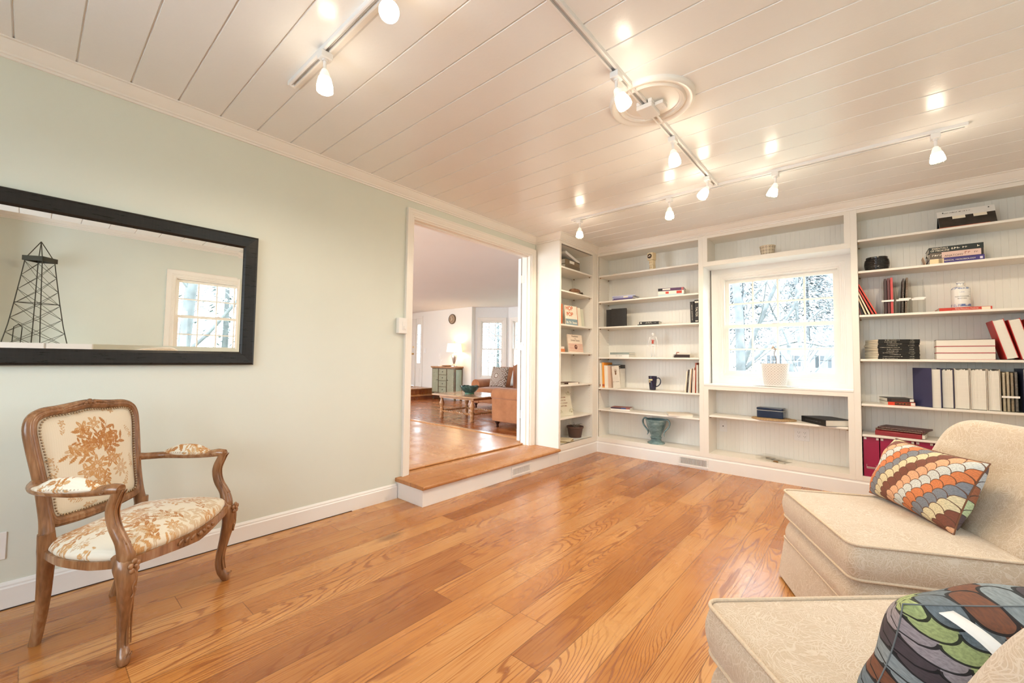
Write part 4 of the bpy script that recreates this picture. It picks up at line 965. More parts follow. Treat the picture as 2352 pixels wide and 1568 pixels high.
# seat rails (serpentine front, curved sides)
def rail(P, zt, zb, th, nm):
    P = smooth_path([(p[0],p[1],0) for p in P], 8); m_ = len(P); ZT, ZB = lerps(zt, m_), lerps(zb, m_); g = G()
    for i, p in enumerate(P):
        d = (P[min(i+1,m_-1)]-P[max(i-1,0)]).normalized(); n_ = Vector((d.y,-d.x,0)); q = p+n_*th*.5; r = p-n_*th*.5; zt_, zb_ = ZT[i], ZB[i]
        g.v += [tuple(v) for v in (Vector((r.x,r.y,zt_)), Vector((q.x,q.y,zt_)), Vector((q.x,q.y,zt_-.010))+n_*.003, Vector((q.x,q.y,zt_-.014))-n_*.002, Vector((q.x,q.y,zb_+.014))-n_*.001, Vector((q.x,q.y,zb_+.008))+n_*.004, Vector((q.x,q.y,zb_)), Vector((r.x,r.y,zb_)))]
    for i in range(m_-1):
        for j in range(8): k = (j+1) % 8; g.f.append((i*8+j,(i+1)*8+j,(i+1)*8+k,i*8+k))
    g.f += [tuple(range(8)), tuple((m_-1)*8+j for j in range(7,-1,-1))]; return g.build(nm, CW, AC, smooth=True)
fr = rail([(-.275,-.005),(-.16,.022),(0,.042),(.16,.022),(.275,-.005)], [.364,.361,.359,.361,.364], [.338,.324,.308,.324,.338], .028, 'front_rail')
g = G()
for k in range(-3,4): g.ball((k*.032,.057-abs(k)*.0028,.336+abs(k)*.002), .013, 10, 6, (1.25,.35,.62), Matrix.Rotation(.5*(1 if k > 0 else -1),3,'Y'))
g.ball((0,.060,.338), .012, 10, 6, (1,.5,1)); g.build('carved_foliage', CW, fr, smooth='all')
for s_ in (1,-1): rail([(s_*.283,-.03),(s_*.286,-.12),(s_*.262,-.24),(s_*.212,-.345)][::s_], [.364,.361,.364,.372][::s_], [.338,.333,.338,.346][::s_], .026, 'side_rail')
rail([(.205,-.357),(0,-.365),(-.205,-.357)], [.385]*3, [.345]*3, .024, 'back_rail')
# seat upholstery
out = []
for P_ in (smooth_path([(.255,-.010,0),(.15,.026,0),(0,.045,0),(-.15,.026,0),(-.255,-.010,0)],16), smooth_path([(-.277,-.04,0),(-.281,-.12,0),(-.256,-.24,0),(-.204,-.335,0)],12), smooth_path([(-.19,-.350,0),(0,-.358,0),(.19,-.350,0)],16), smooth_path([(.204,-.335,0),(.256,-.24,0),(.281,-.12,0),(.277,-.04,0)],12)):
    out += [(p.x, p.y) for p in P_]
out = [(p.x,p.y) for p in smooth_path([(x,y,0) for x,y in out[::2]], 10, closed=True)]
seat = G().pad(out, .352, .398, .048, .014, rings=110, vert=10).build('seat', VE, AC, smooth='all')
floral(seat, 0, -.13, .13, 5, bouquet=False, axes=(0,1))
def nails(pts, r=.0048, step=.0125, nm='nailhead_trim', parent=AC):
    g = G(); P = [Vector(p) for p in pts]; d = 0; nxt = 0
    for i in range(len(P)-1):
        L = (P[i+1]-P[i]).length
        while nxt <= d+L and L > 0: g.ball(P[i].lerp(P[i+1], (nxt-d)/L), r, 7, 4); nxt += step
        d += L
    o = g.build(nm, mat('aged_brass_nails', (.42,.33,.22), .3, metal=.9, vary=0) if 'nail' not in M else M['nail'], parent, smooth='all'); o['kind'] = 'stuff'; M['nail'] = o.data.materials[0]; return o
nails([(x*1.022, y*1.022+.003, .370) for x, y in out if y > -.33 and not (y > -.06 and abs(x) > .26)], parent=AC)
# back: carved frame and upholstered panel, raked
BR = Matrix.Translation((0,-.352,.40)) @ Matrix.Rotation(math.radians(9.5),4,'X')
bo = [(0,.486),(.06,.480),(.12,.474),(.175,.470),(.210,.452),(.224,.415),(.222,.36),(.214,.28),(.206,.20),(.200,.13),(.196,.085),(.180,.060),(.14,.052),(.07,.046),(0,.044)]
ring = smooth_path([(x, 0, z) for x, z in bo]+[(-x, 0, z) for x, z in bo[-2:0:-1]], 4, closed=True)
bf = G().tube(ring, .021, 12, closed=True, ell=.85).xf(BR).build('back_frame', CW, AC, smooth='all')
def inset(pts, d): 
    c = Vector((0,0,.27)); return [c+(p-c)*(1-d/ (p-c).length) for p in pts]
g = G(); g.tube([p+Vector((0,.016,0)) for p in inset(ring, .003)], .0035, 6, closed=True); g.tube([p+Vector((0,.015,0)) for p in inset(ring, -.010)], .0028, 6, closed=True); g.xf(BR).build('carved_beading', CW, bf, smooth='all')
g = G()
for k in range(-4,5):
    z = .489-abs(k)*.003; g.ball((k*.021, .014, z), .011-.0007*abs(k), 9, 6, (1.15,.7,.8), Matrix.Rotation(.35*(1 if k > 0 else -1),3,'Y'))
for a, r in ((0,.014),(.6,.01),(-.6,.01)): g.ball((a*.03,.018,.497-abs(a)*.008), r, 9, 6, (1,.6,.8))
for d in (-1,1): g.tube(smooth_path([(d*.02,.016,.498),(d*.05,.02,.492),(d*.08,.016,.484),(d*.11,.018,.478)],4), [.006]*9+[.004]*4, 6)
g.xf(BR).build('carved_crest', CW, bf, smooth='all')
po = [(p.x, p.z) for p in smooth_path(inset(ring, .020), 6, closed=True)]
g = G().pad(po, -.012, .006, .030, .004, rings=110, vert=3); g.xf(Matrix(((1,0,0,0),(0,0,1,0),(0,1,0,0),(0,0,0,1)))); pan_co = None
bk = g.build('back_panel', VE, AC, smooth='all'); floral(bk, 0, .275, .165, 9, bouquet=True, axes=(0,2)); bk.data.transform(BR)
nails([BR @ (p+Vector((0,.016,0))) for p in inset(ring, .024)+[inset(ring, .024)[0]]], .0042, .0115, parent=AC)
# posts between seat rail and back frame, arms, arm supports, pads
for s_ in (1,-1):
    leg_tube([(s_*.208,-.353,.40),(s_*.203,-.362,.46),(s_*.206,-.372,.52),(s_*.212,-.385,.60)], [.024,.021,.018,.015], 'back_post')
    arm = leg_tube([(s_*.214,-.390,.612),(s_*.245,-.372,.606),(s_*.280,-.310,.604),(s_*.292,-.20,.603),(s_*.292,-.115,.606),(s_*.291,-.060,.613),(s_*.291,-.030,.612)], [.019,.016,.016,.018,.017,.019,.016], 'armrest', fl=1.25)
    g = G()
    for d in (-1,1): g.tube([(s_*.291+d*.021, -.078+.011*r_*math.cos(q), .606+.011*r_*math.sin(q)) for q, r_ in zip(np.linspace(0,9,20), np.linspace(1,.1,20))], .0022, 5)
    g.build('carved_scroll', CW, arm, smooth='all')
    leg_tube([(s_*.291,-.034,.618),(s_*.290,-.046,.585),(s_*.286,-.062,.535),(s_*.284,-.052,.480),(s_*.286,-.022,.425),(s_*.284,-.008,.375),(s_*.282,-.010,.345)], [.017,.0175,.0185,.019,.021,.026,.028], 'arm_support')
    g = G()
    for k in (-.008,.008): g.tube(smooth_path([(s_*.291+k,-.016,.610),(s_*.290+k,-.028,.585),(s_*.286+k,-.043,.535),(s_*.284+k,-.033,.480),(s_*.286+k,.001,.42)],5), .0028, 6)
    g.build('carved_beading', CW, arm, smooth='all')
    c = (s_*.292, -.205); po2 = [(c[0]+.027*math.cos(q), c[1]+.092*math.sin(q)*(1-.12*math.cos(2*q))) for q in np.linspace(0,2*PI,161)[:-1]]
    pd = G().pad(po2, .606, .626, .030, .006, rings=34, vert=6).build('arm_pad', VE, AC, smooth='all'); floral(pd, c[0], c[1], .06, 30+s_, bouquet=False, axes=(0,1))
    nails([(x, y, .618) for x, y in [(c[0]+(p[0]-c[0])*1.12, c[1]+(p[1]-c[1])*1.03) for p in po2+po2[:1]]], .004, .011, parent=AC)
# ================================================================ slipper chairs in beige paisley, fish-scale pillows
def f_paisley(s):
    v = s.tc(); w_ = s.noise(v, 5.5, 2, .5, col=True); vv = s.vadd(v, w_, .16)
    cell = s.vor(vv, 12.5, 'F1'); e = s.vor(vv, 30, 'DISTANCE_TO_EDGE'); n1 = s.noise(vv, 15, 3)
    rings = ((cell*110).sin()).sm(.55,.95); sc = ((n1*80).sin()).sm(.72,1.0); line = rings*s.noise(v, 8, 1).sm(.40,.52)
    k = line.max(sc*.8).max(e.sm(.040,.015)*.75)
    f = s.noise(v, 260, 2)
    s.link(s.mix(k.min(1)*.62, s.ramp(f, [(.3,(.46,.36,.255)),(.7,(.53,.42,.305))]), (.68,.60,.50)), 'Base Color'); s.bump(k*.6+f*.5, .25, .0015)
PA = mat('beige_paisley_weave', rough=.8, fn=f_paisley, Sheen_Weight=.2)
WE = mat('beige_welt_cord', (.60,.48,.35), .8, vary=.1, vs=200)
def slipper(label, loc, rz):
    t = thing('slipper_chair', label, 'chair', loc, rz, 'beige paisley slipper chairs')
    o1 = rrect(-.333,.0,.333,.60,.035,6)
    def crown(o): return o
    c = G().pad(o1, .315, .437, .020, .012, rings=10, vert=8).build('seat_cushion', PA, t, smooth=True)
    for z, k in ((.437,1.006),(.315,1.006)): G().tube([(x*k, .3+(y-.3)*k, z+.003) for x, y in o1], .0052, 8, closed=True).build('welt', WE, c, smooth='all')
    o2 = rrect(-.318,.018,.318,.70,.05,6); G().pad(o2, .165, .305, .004, .022, rings=3, vert=10).build('deck', PA, t, smooth=True)
    # skirt: flat panels flaring gently, kick pleat at each corner, welt on top
    a = rrect(-.334,.0,.334,.72,.012,2); b = rrect(-.352,-.022,.352,.735,.006,2); n = len(a); g = G()
    g.add([(x,y,.205) for x,y in a]+[(x,y,.012) for x,y in b]+[(x*.985,.36+(y-.36)*.985,.012) for x,y in b]+[(x*.985,.36+(y-.36)*.985,.205) for x,y in a], [(i,(i+1)%n,n+(i+1)%n,n+i) for i in range(n)]+[(n+i,n+(i+1)%n,2*n+(i+1)%n,2*n+i) for i in range(n)]+[(2*n+i,2*n+(i+1)%n,3*n+(i+1)%n,3*n+i) for i in range(n)])
    sk = g.build('skirt', PA, t, smooth=True); G().tube([(x,y,.206) for x,y in a], .005, 8, closed=True).build('welt', WE, sk, smooth='all')
    # back: thick padded slab with well rounded shoulders, leaning back
    ob = [(-.335,0),(.335,0)]; top = [(.345*math.copysign(abs(math.cos(q))**.42, math.cos(q)), .33+.175*abs(math.sin(q))**.62) for q in np.linspace(0,PI,33)]; ob = [(-.30,0),(0,0),(.30,0),(.338,.02),(.342,.12),(.345,.24)]+top+[(-.345,.24),(-.342,.12),(-.338,.02)]
    T_ = Matrix.Translation((0,.555,.375)) @ Matrix.Rotation(math.radians(-27),4,'X')
    g = G(); n = len(ob); R = []
    for k, (dy, sc) in enumerate([(-.075,.60),(-.095,.80),(-.088,.90),(-.070,.965),(-.04,1.0),(0,1.015),(.04,1.005),(.07,.97),(.08,.9),(.082,.5)]): R.append([(x*sc, dy, .25+(z-.25)*sc) for x, z in ob])
    R.insert(0, [(x*.02, -.066, .25+(z-.25)*.02) for x, z in ob]); R.append([(x*.02, .082, .25+(z-.25)*.02) for x, z in ob])
    g.v = [p for r in R for p in r]
    for j in range(len(R)-1):
        for i in range(n): k = (i+1) % n; g.f.append((j*n+i,j*n+k,(j+1)*n+k,(j+1)*n+i))
    g.f += [tuple(range(n)), tuple((len(R)-1)*n+i for i in range(n-1,-1,-1))]
    g.xf(T_).build('backrest', PA, t, smooth='all')
    for x in (-.28,.28):
        for y in (.06,.64): G().lathe([(.018,0),(.024,.17)], 12, (x,y,0)).build('leg', M['ink'], t, smooth=True)
    return t
A_ = slipper('beige paisley slipper chair nearer the bookcases, brown and orange scale pillow on it', (2.621,2.255,0), math.radians(-64.5))
B_ = slipper('beige paisley slipper chair nearest the camera, cut off by the bottom edge', (2.721,1.460,0), math.radians(-136.5))
def f_scales(cols, ncol, nrow, edge, ew=.035, swap=False, flip=False):
    def fn(s):
        u, v, _ = s.sep(s.tc('UV'))
        if swap: u, v = v, u
        if flip: v = 1-v
        x = u*ncol+(s.noise(s.tc('UV'), 6, 1)-.5)*.12; y = v*nrow
        k = y.floor(); sh = k*.5; dy = (y-k)*.62
        ax = x-sh; ia = (ax+.5).floor(); dx = ax-ia; r1 = (dx*dx+dy*dy).sqrt(); inA = r1.lt(.5)
        k2 = k+1; bx = x-k2*.5; ib = (bx+.5).floor(); 
        idA = ia; idB = ib+0.0
        idx = inA*(idA)+(1-inA)*(idB); c = ((idx+60)/len(cols)+.001).frac()
        n_ = len(cols); ramp = s.ramp(c+.5/n_, [(i/n_, cols[i]) for i in range(n_)], 'CONSTANT')
        ed = (r1-.5).abs().lt(ew); fz = s.noise(s.tc('UV'), 90, 3)
        s.link(s.mix(ed*.93, s.mix(fz.sm(.3,.7)*.35, ramp, (0.03,0.03,0.03)), edge), 'Base Color'); s.bump(fz*.6+(r1*2).min(1)*-.4, .3, .002)
    return fn
FS1 = mat('brown_scale_fabric', rough=.85, fn=f_scales([srgb(212,124,72),srgb(128,130,136),srgb(222,205,165),srgb(124,70,50),srgb(226,170,130),srgb(208,208,200)], 10, 10, srgb(92,60,40), .03))
FS1b = mat('green_scale_fabric', rough=.85, fn=f_scales([srgb(196,214,170),srgb(96,80,84),srgb(190,196,200),srgb(160,100,70)], 10, 10, srgb(70,60,55), .03))
FS2 = mat('grey_green_scale_fabric', rough=.9, fn=f_scales([srgb(170,186,128),srgb(112,124,132),srgb(122,76,52),srgb(140,150,154),srgb(74,64,70),srgb(158,150,156)], 8, 15, srgb(18,18,20), .045, flip=True))
P0 = paint('brown_seam', (112,74,52), .9); P0b = paint('grey_piping', (104,112,116), .9)
# pillow on chair A: leans against the back; its bottom edge lies on the seat
def frame_from(p0, px, py):
    """matrix whose X runs along px, Y along py (made square), origin p0"""
    X = Vector(px).normalized(); Z = X.cross(Vector(py)).normalized(); Y = Z.cross(X)
    return Matrix(((X.x,Y.x,Z.x,p0[0]),(X.y,Y.y,Z.y,p0[1]),(X.z,Y.z,Z.z,p0[2]),(0,0,0,1)))
def place(o, Mx): o.rotation_mode = 'QUATERNION'; o.matrix_world = Mx
p = pillow('throw_pillow', 'orange, brown and cream fish-scale pillow leaning on the chair near the bookcases', 'pillow', (0,0,0), (0,0,0), .52, .295, .17, FS1, back=FS1b, wob=.006, seam=P0)
bl, br = Vector((2.838,2.742,.452)), Vector((3.066,2.305,.452)); X = (br-bl).normalized(); UA = Vector((.902,.431,0)); Yd = (UA*.40+Vector((0,0,.91))).normalized()
cen = (bl+br)/2+Yd*.140+(X.cross(Yd))*.02
place(p, frame_from(cen, X, Yd))
# pillow on chair B: slumped against the back, seen from behind and above, with a white care tag
p = pillow('throw_pillow', 'grey, green and rust fish-scale pillow on the nearest chair, white tag showing', 'pillow', (0,0,0), (0,0,0), .52, .295, .17, FS2, back=FS2, wob=.010, nu=44, seam=P0b, sr=.0012)
X = Vector((.725,.689,0)); UB = Vector((.689,-.725,0)); Yd = (UB*.36+Vector((0,0,.93))).normalized()
cen = Vector((2.482,1.232,.440))+X*.300+UB*.40+Yd*.155
place(p, frame_from(cen, X, Yd))
tg = G(); tg.grid(lambda u, v: (-.212+.028*u+.030*v, .140+.012*math.sin(v*2.6)-.022*v, .004+.085*v), 3, 10)
tgo = tg.build('care_tag', paint('white_satin_tag', (225,225,222), .5), p, smooth='all'); s_ = tgo.modifiers.new('t','SOLIDIFY'); s_.thickness = .0008
# ================================================================ things on the shelves
_pc = {}
def P_(c, rough=.5):
    k = (tuple(c), rough)
    if k not in _pc: _pc[k] = mat('cover_%d_%d_%d' % tuple(c), srgb(*c), rough, vary=.04)
    return _pc[k]
IV = (238,230,212); INK = P_((30,28,28)); CRM = P_((240,232,214)); WHT = P_((232,230,226))
def page_mat(c):
    def fn(s):
        x, y, z = s.sep(s.tc()); n_ = s.noise(s.comb(x*3, y*3, z*700), 1.0, 2); s.link(s.ramp(n_, [(.3,tuple(v*.86 for v in c)),(.7,c)]), 'Base Color')
    return mat('page_block', rough=.85, fn=fn)
PG = page_mat((.80,.77,.70)); PG2 = page_mat((.74,.68,.56))
def scrib(n, size, m_, par, loc, rot, seed=1, name='lettering'):
    """lettering too small to read in the photo: a row of n tiny strokes"""
    rr = random.Random(seed+n); g = G(); x = 0
    for i in range(n):
        w_ = size*rr.uniform(.35,.6); h_ = size*rr.uniform(.45,.72); g.box(x,-h_/2,0,x+w_*.28,h_/2,.0002); g.box(x+w_*.28,(h_/2-size*.14)*rr.choice((-1,1,1)),0,x+w_,h_/2*rr.choice((0,1)),.0002); x += w_+size*(.6 if rr.random() < .16 else .16)
    g.v = [(a-x/2,b,c) for a,b,c in g.v]; return g.build(name, m_, par, loc=loc, rot=rot)
def book(label, L, T, D, col, loc, rot=(0,0,0), pg=None, group='books on the built-in shelves', cat='book', name='book', soft=False, spine=None, title=None, ts=.5, tcol=None, cover=None):
    """spine along local x at y=0 facing -y, thickness z, depth +y"""
    t = thing(name, label, cat, loc, rot=rot, group=group); c = .0022 if not soft else .0008; o = .003 if not soft else 0
    m = P_(col) if isinstance(col, tuple) else col; g = G()
    g.box(-L/2,0,0, L/2,D,c); g.box(-L/2,0,T-c, L/2,D,T); g.prism([(-L/2,0),(L/2,0),(L/2,.003),(-L/2,.003)], c, T-c, 'z'); g.build('cover', m, t)
    G().box(-L/2+o,.003,c, L/2-o,D-o,T-c).build('pages', pg or PG, t)
    tm = tcol or CRM
    for e in (spine or []):      # coloured bands on the spine: (x0,x1,colour[,z0,z1])
        z0, z1 = (e[3], e[4]) if len(e) > 3 else (.04, .96)
        G().box(-L/2+e[0]*L,-.0006,T*z0, -L/2+e[1]*L,.0004,T*z1).build('spine_panel', P_(e[2]), t)
    for e in (title or []):      # (text, x centre 0..1, size as share of T, optional z)
        a_ = (T*e[2], tm if len(e) < 5 else P_(e[4]), t, (-L/2+e[1]*L,-.0010,T*(e[3] if len(e) > 3 else .5)), (PI/2,0,0))
        scrib(e[0], *a_, name='title') if isinstance(e[0], int) else text(e[0], *a_, name='title')
    return t
UP = (0, PI/2, 0)
def upright(label, x, T, Hh, D, col, zs, y=4.515, lean=0, **k):
    """stands on the shelf at x (left side), spine to the room"""
    th = math.radians(lean); L = Hh
    # local x points down, z to +x ; pivot the foot
    loc = (x + math.sin(th)*L/2, y, zs + math.cos(th)*L/2 + (T*math.sin(-th) if th < 0 else 0))
    return book(label, Hh, T, D, col, loc, (0, PI/2+th, 0), **k)
# ---- corner bookcase (A)
# cube figure with a round dark face, made of stacked cut wooden blocks
t = thing('block_clock', 'cream stacked-block desk clock with a round dark face, top of the corner bookcase', 'clock', (.975,4.56,2.111), math.radians(-14))
BL = P_((226,208,170)); BLd = P_((176,132,66))
G().box(-.036,-.03,.112,.036,.035,.196).build('clock_head', BL, t, bevel=.004)
g = G(); g.box(-.012,-.02,0,.034,.03,.052); g.build('lower_block', BL, t, bevel=.003); g = G(); g.box(-.018,-.02,.054,.030,.03,.110); g.build('middle_block', BL, t, bevel=.003)
G().lathe([(.026,0),(.026,.006),(.022,.008),(0,.008)], 24).xf(Matrix.Translation((-.002,-.030,.156)) @ Matrix.Rotation(PI/2,4,'X')).build('clock_face', P_((64,44,24)), t, smooth=True)
g = G(); g.box(-.018,-.0395,.152,.000,-.0385,.158); g.box(-.002,-.0395,.152,.012,-.0385,.163); g.build('hands', CRM, t)
scrib(2, .036, BLd, t, (.010,-.0215,.026), (PI/2,0,0)); scrib(2, .036, BLd, t, (.006,-.0215,.082), (PI/2,0,0))
# lavender stack
z = 1.798
for i, (c, T_, l, rz, dx) in enumerate((((94,74,122),.014,.245,4,0),((120,108,160),.011,.25,-3,.01),((176,178,214),.018,.25,2,.0),((196,198,222),.010,.27,9,.015))):
    book(['purple paperback at the bottom of the lavender stack, second shelf of the corner bookcase','violet paperback second from the bottom of the lavender stack','pale lavender binder third from the bottom of the lavender stack','pale lilac folder on top of the lavender stack, edge jutting right'][i], l, T_, .19, c, (.635+dx,4.53,z), (0,0,math.radians(rz)), soft=True, spine=[(.55,.78,IV)] if i in (2,) else None); z += T_
z = 1.798
book('thin pale blue book under the white book with red squares', .26, .018, .20, (186,208,214), (1.20,4.53,z), (0,0,math.radians(10))); z += .018
book('thick white book with red squares on its spine, middle of a stack of three', .265, .036, .20, (232,226,214), (1.20,4.53,z), (0,0,math.radians(12)), spine=[(.30,.42,(200,60,40),.15,.8),(.72,.92,(200,60,40),.1,.9)]); z += .036
book('purple book with black spine end lying on the white and red book', .265, .031, .19, (86,48,88), (1.20,4.53,z), (0,0,math.radians(12)), spine=[(0,.17,(30,24,28)),(.18,.48,(232,226,214),.35,.85),(.9,.98,(180,90,90))])
# two big black volumes standing, cover to the room
for i, (x0, w_, dy) in enumerate(((.395,.10,.03),(.478,.185,0))):
    t = thing('book', ['black cloth volume at the left end of the third shelf, half behind another','wide black cloth volume facing the room at the left end of the third shelf'][i], 'book', (x0,4.56+dy,1.490), math.radians(3), 'books on the built-in shelves')
    G().box(0,0,0,w_,.028,.215+.003*i).build('cover', M['black'], t, bevel=.003); G().box(.004,.004,.2135+.003*i,w_+.0005,.024,.2165+.003*i).build('pages', PG, t)
book('thin black paperback at the bottom of the black pair on the third shelf', .235, .010, .16, (32,28,26), (.945,4.53,1.490), (0,0,math.radians(8)), soft=True)
book('black book with cream spine lettering lying on the thin black one', .215, .030, .15, (34,30,27), (.952,4.535,1.500), (0,0,math.radians(8)), title=[(10,.50,.30,.66),(13,.50,.26,.33),(3,.82,.34)], spine=[(.06,.13,(210,205,190),.2,.8)])
upright('narrow black novel leaning at the right end of the third shelf', 1.410, .036, .222, .15, (34,31,29), 1.490, lean=-1.5, title=[('ANNE RICE   BLACKWOOD FARM',.52,.30)])
upright('black novel with white title reading TALTOS at the right end of the third shelf', 1.449, .044, .238, .15, (28,26,25), 1.490, title=[('TALTOS',.52,.62)], spine=[(.06,.13,(222,216,204),.1,.9),(.90,.95,(200,196,186),.2,.8)])
# white boxed set
book('white boxed book at the left of the fourth shelf', .235, .034, .17, (228,226,220), (.598,4.53,1.127), (0,0,math.radians(1)), title=[(9,.48,.36,.5,(60,55,50))])
book('grey-green book lying on the white boxed book', .238, .022, .17, (120,138,134), (.598,4.53,1.161), (0,0,math.radians(1)), spine=[(0,1,(206,206,200),.42,.60)])
# skeleton torso model on a clear base
def f_bone(s): s.b.inputs['Base Color'].default_value = (.84,.83,.80,1)
t = thing('skeleton_model', 'small white anatomical skeleton model with red organs on a clear base', 'model', (.973,4.60,1.127), math.radians(4))
BO = mat('white_model_plastic', (.80,.79,.77), .35, vary=.02)
G().box(-.058,-.03,0,.058,.03,.008).build('base', M['acrylic'], t, bevel=.002)
g = G(); g.ball((0,0,.262),.0165,14,10,(1,1.1,1.15)); g.ball((0,-.006,.246),.0105,10,6,(.9,.9,.8)); g.tube([(0,0,.245),(0,.004,.20),(0,.002,.145)],.0045,6)
for k in range(6):
    w_ = .019+.007*math.sin(PI*(k+1)/7); g.tube([(w_*math.cos(q), .012*math.sin(q)-.002, .222-.0105*k) for q in np.linspace(.35,PI-.35,7)],.0024,5); g.tube([(w_*math.cos(q), -.014*math.sin(q), .222-.0105*k-.003*math.sin(q)) for q in np.linspace(.0,PI,9) if abs(math.cos(q)) > .3],.0024,5)
g.tube([(-.034,0,.232),(0,-.004,.230),(.034,0,.232)],.003,6); g.ball((0,0,.135),.020,12,6,(1.15,.6,.55))
g.build('skull_and_ribs', BO, t, smooth='all')
for s_ in (-1,1):
    a = G(); a.tube([(s_*.034,0,.232),(s_*.046,.0,.188),(s_*.055,-.004,.145)],[.0075,.006,.005],7); a.ball((s_*.057,-.004,.128),.009,8,6,(.6,.5,1.4)); a.build('arm', BO, t, smooth='all')
    a = G(); a.tube([(s_*.014,0,.132),(s_*.019,0,.072),(s_*.016,.002,.012)],[.0095,.0075,.006],7); a.ball((s_*.018,0,.074),.0065,8,6); a.ball((s_*.017,-.006,.011),.008,8,5,(.7,1.5,.45)); a.build('leg', BO, t, smooth='all')
g = G(); g.ball((-.008,-.008,.192),.011,8,6,(.8,.7,1.3)); g.ball((.009,-.008,.190),.011,8,6,(.8,.7,1.3)); g.ball((0,-.012,.182),.010,8,6); g.ball((0,-.008,.166),.014,8,6,(1.1,.7,.8)); g.build('organs', P_((186,70,52)), t, smooth='all')
# pile at right of fourth shelf
for i, (c, T_, L_, dx, pgm) in enumerate((((44,26,22),.016,.155,0,None),((58,34,26),.016,.150,.003,None),((214,208,196),.018,.13,.02,None))):
    book(['maroon-black book at the bottom of the pile, right end of the fourth shelf','dark brown book in the middle of the pile, right end of the fourth shelf','pale paperback on top of the pile, right end of the fourth shelf'][i], L_, T_, .19, c, (1.315+dx,4.525,1.127+.0165*i), (0,0,math.radians(24)), soft=i == 2)
wb = thing('box', 'tiny rust-coloured box sitting on the pile at the right of the fourth shelf', 'box', (1.268,4.54,1.160), math.radians(20)); G().box(-.014,-.012,0,.014,.012,.026).build('body', P_((150,70,44)), wb, bevel=.001)
# fifth shelf: magazines at left, mug, books at right
x = .352; zs = .763
for i, (c, T_, h_, l) in enumerate((((228,222,208),.010,.292,'first'),((240,236,226),.012,.292,'second'),((216,200,178),.009,.283,'third'),((240,178,96),.014,.300,'fourth'),((236,150,52),.014,.300,'fifth'),((236,228,210),.014,.266,'sixth'),((240,234,220),.014,.264,'seventh'),((238,232,222),.014,.262,'eighth'),((226,196,176),.008,.260,'ninth'))):
    col = {240:'cream',228:'ivory',216:'tan',236:'pale',238:'off-white',226:'pinkish'}[c[0]]
    if c[1] in (178,150): col = 'orange'
    upright('%s magazine, %s from the left on the fifth shelf of the corner bookcase' % (col, l), x, T_, h_, .21, c, zs, lean=-2.2 if i > 2 else -1, soft=True, name='magazine', cat='magazine', group='magazines on the fifth shelf', spine=[(.86,.95,(170,80,50))] if i in (0,3,4) else None); x += T_+.0012
t = thing('book', 'slim illustrated book leaning cover-out beside the magazines on the fifth shelf', 'book', (.545,4.56,.763), rot=(0,math.radians(-6),math.radians(-4)))
G().box(-.040,0,0,.052,.012,.262).build('cover', P_((226,220,208)), t, bevel=.001)
g = G()
for i in range(16): a = i*.62; g.tube([(.008,-.0008,.185),(.008+.026*math.cos(a)*(.6+.4*((i*7)%5)/5),-.0012,.195+.034*math.sin(a))],[.0022,.0008],4)
g.ball((.008,-.0005,.168),.010,8,5,(1,.1,1.2)); g.build('line_drawing', P_((120,84,50)), t)
scrib(9, .013, P_((110,90,70)), t, (.006,-.001,.075), (PI/2,0,0))
for i in range(2):
    tt = thing('book', ['black boxed book lying behind the magazines, lower of two','black boxed book lying behind the magazines, upper of two'][i], 'book', (.47,4.68,.995+.022*i), 0, 'books on the built-in shelves'); G().box(-.10,-.06,0,.10,.06,.020).build('cover', M['black'], tt, bevel=.001); G().box(-.101,-.061,.007,.096,.05,.013).build('pages', PG, tt)
tt = thing('book', 'stack of pale pulp books standing hidden behind the magazines', 'book', (.47,4.68,.763)); G().box(-.10,-.06,0,.10,.06,.231).build('pages', PG, tt)
t = thing('mug', 'tall navy blue mug with a cream label, fifth shelf of the corner bookcase', 'mug', (.968,4.60,.763))
MG = mat('navy_glaze', (.010,.009,.035), .08, vary=0, spec=.7)
G().lathe([(.0,.002),(.030,.002),(.033,.006),(.036,.03),(.043,.09),(.046,.145),(.047,.156),(.044,.156),(.041,.13),(.034,.03),(.0,.02)], 36, cap=False).build('body', MG, t, smooth=True)
G().tube(smooth_path([(.043,0,.132),(.070,0,.136),(.088,0,.112),(.084,0,.075),(.060,0,.048),(.038,0,.040)],6), .0062, 10, ell=1.4).build('handle', MG, t, smooth='all')
def band(r0, r1, z0, z1, a0, a1, m_, parent, nm='label'):
    g = G(); g.grid(lambda u, v: ((r0+(r1-r0)*v)*math.cos(math.radians(a0+(a1-a0)*u)), (r0+(r1-r0)*v)*math.sin(math.radians(a0+(a1-a0)*u)), z0+(z1-z0)*v), 14, 2); return g.build(nm, m_, parent, smooth='all', fix=False)
band(.0450,.0462,.106,.124,-140,-72,P_((214,206,158)), t); band(.0440,.0452,.085,.100,-130,-100,P_((200,176,140)), t, 'emblem')
x = 1.345
for i, (c, T_, h_, ln) in enumerate((((232,216,190),.012,.222,5),((62,52,44),.017,.240,5),((222,222,214),.012,.245,4.5),((206,176,144),.009,.248,4),((60,40,32),.009,.252,3.5),((224,206,190),.013,.262,2.5),((226,218,206),.010,.236,2),((150,70,44),.012,.312,1.0),((236,232,224),.011,.290,.5))):
    upright('%s paperback, %s in the leaning row right of the mug' % ({232:'cream',62:'dark grey',222:'pale grey',206:'tan',60:'dark brown',224:'pinkish patterned',226:'off-white',150:'tall rust red',236:'tall white'}[c[0]], ('first','second','third','fourth','fifth','sixth','seventh','eighth','ninth')[i]), x, T_, h_, .15, c, zs, lean=ln, soft=True, group='leaning paperbacks on the fifth shelf', title=[(14,.4,.4)] if i == 1 else ([(12,.45,.5,.5,(150,70,50))] if i == 5 else None)); x += T_+.003
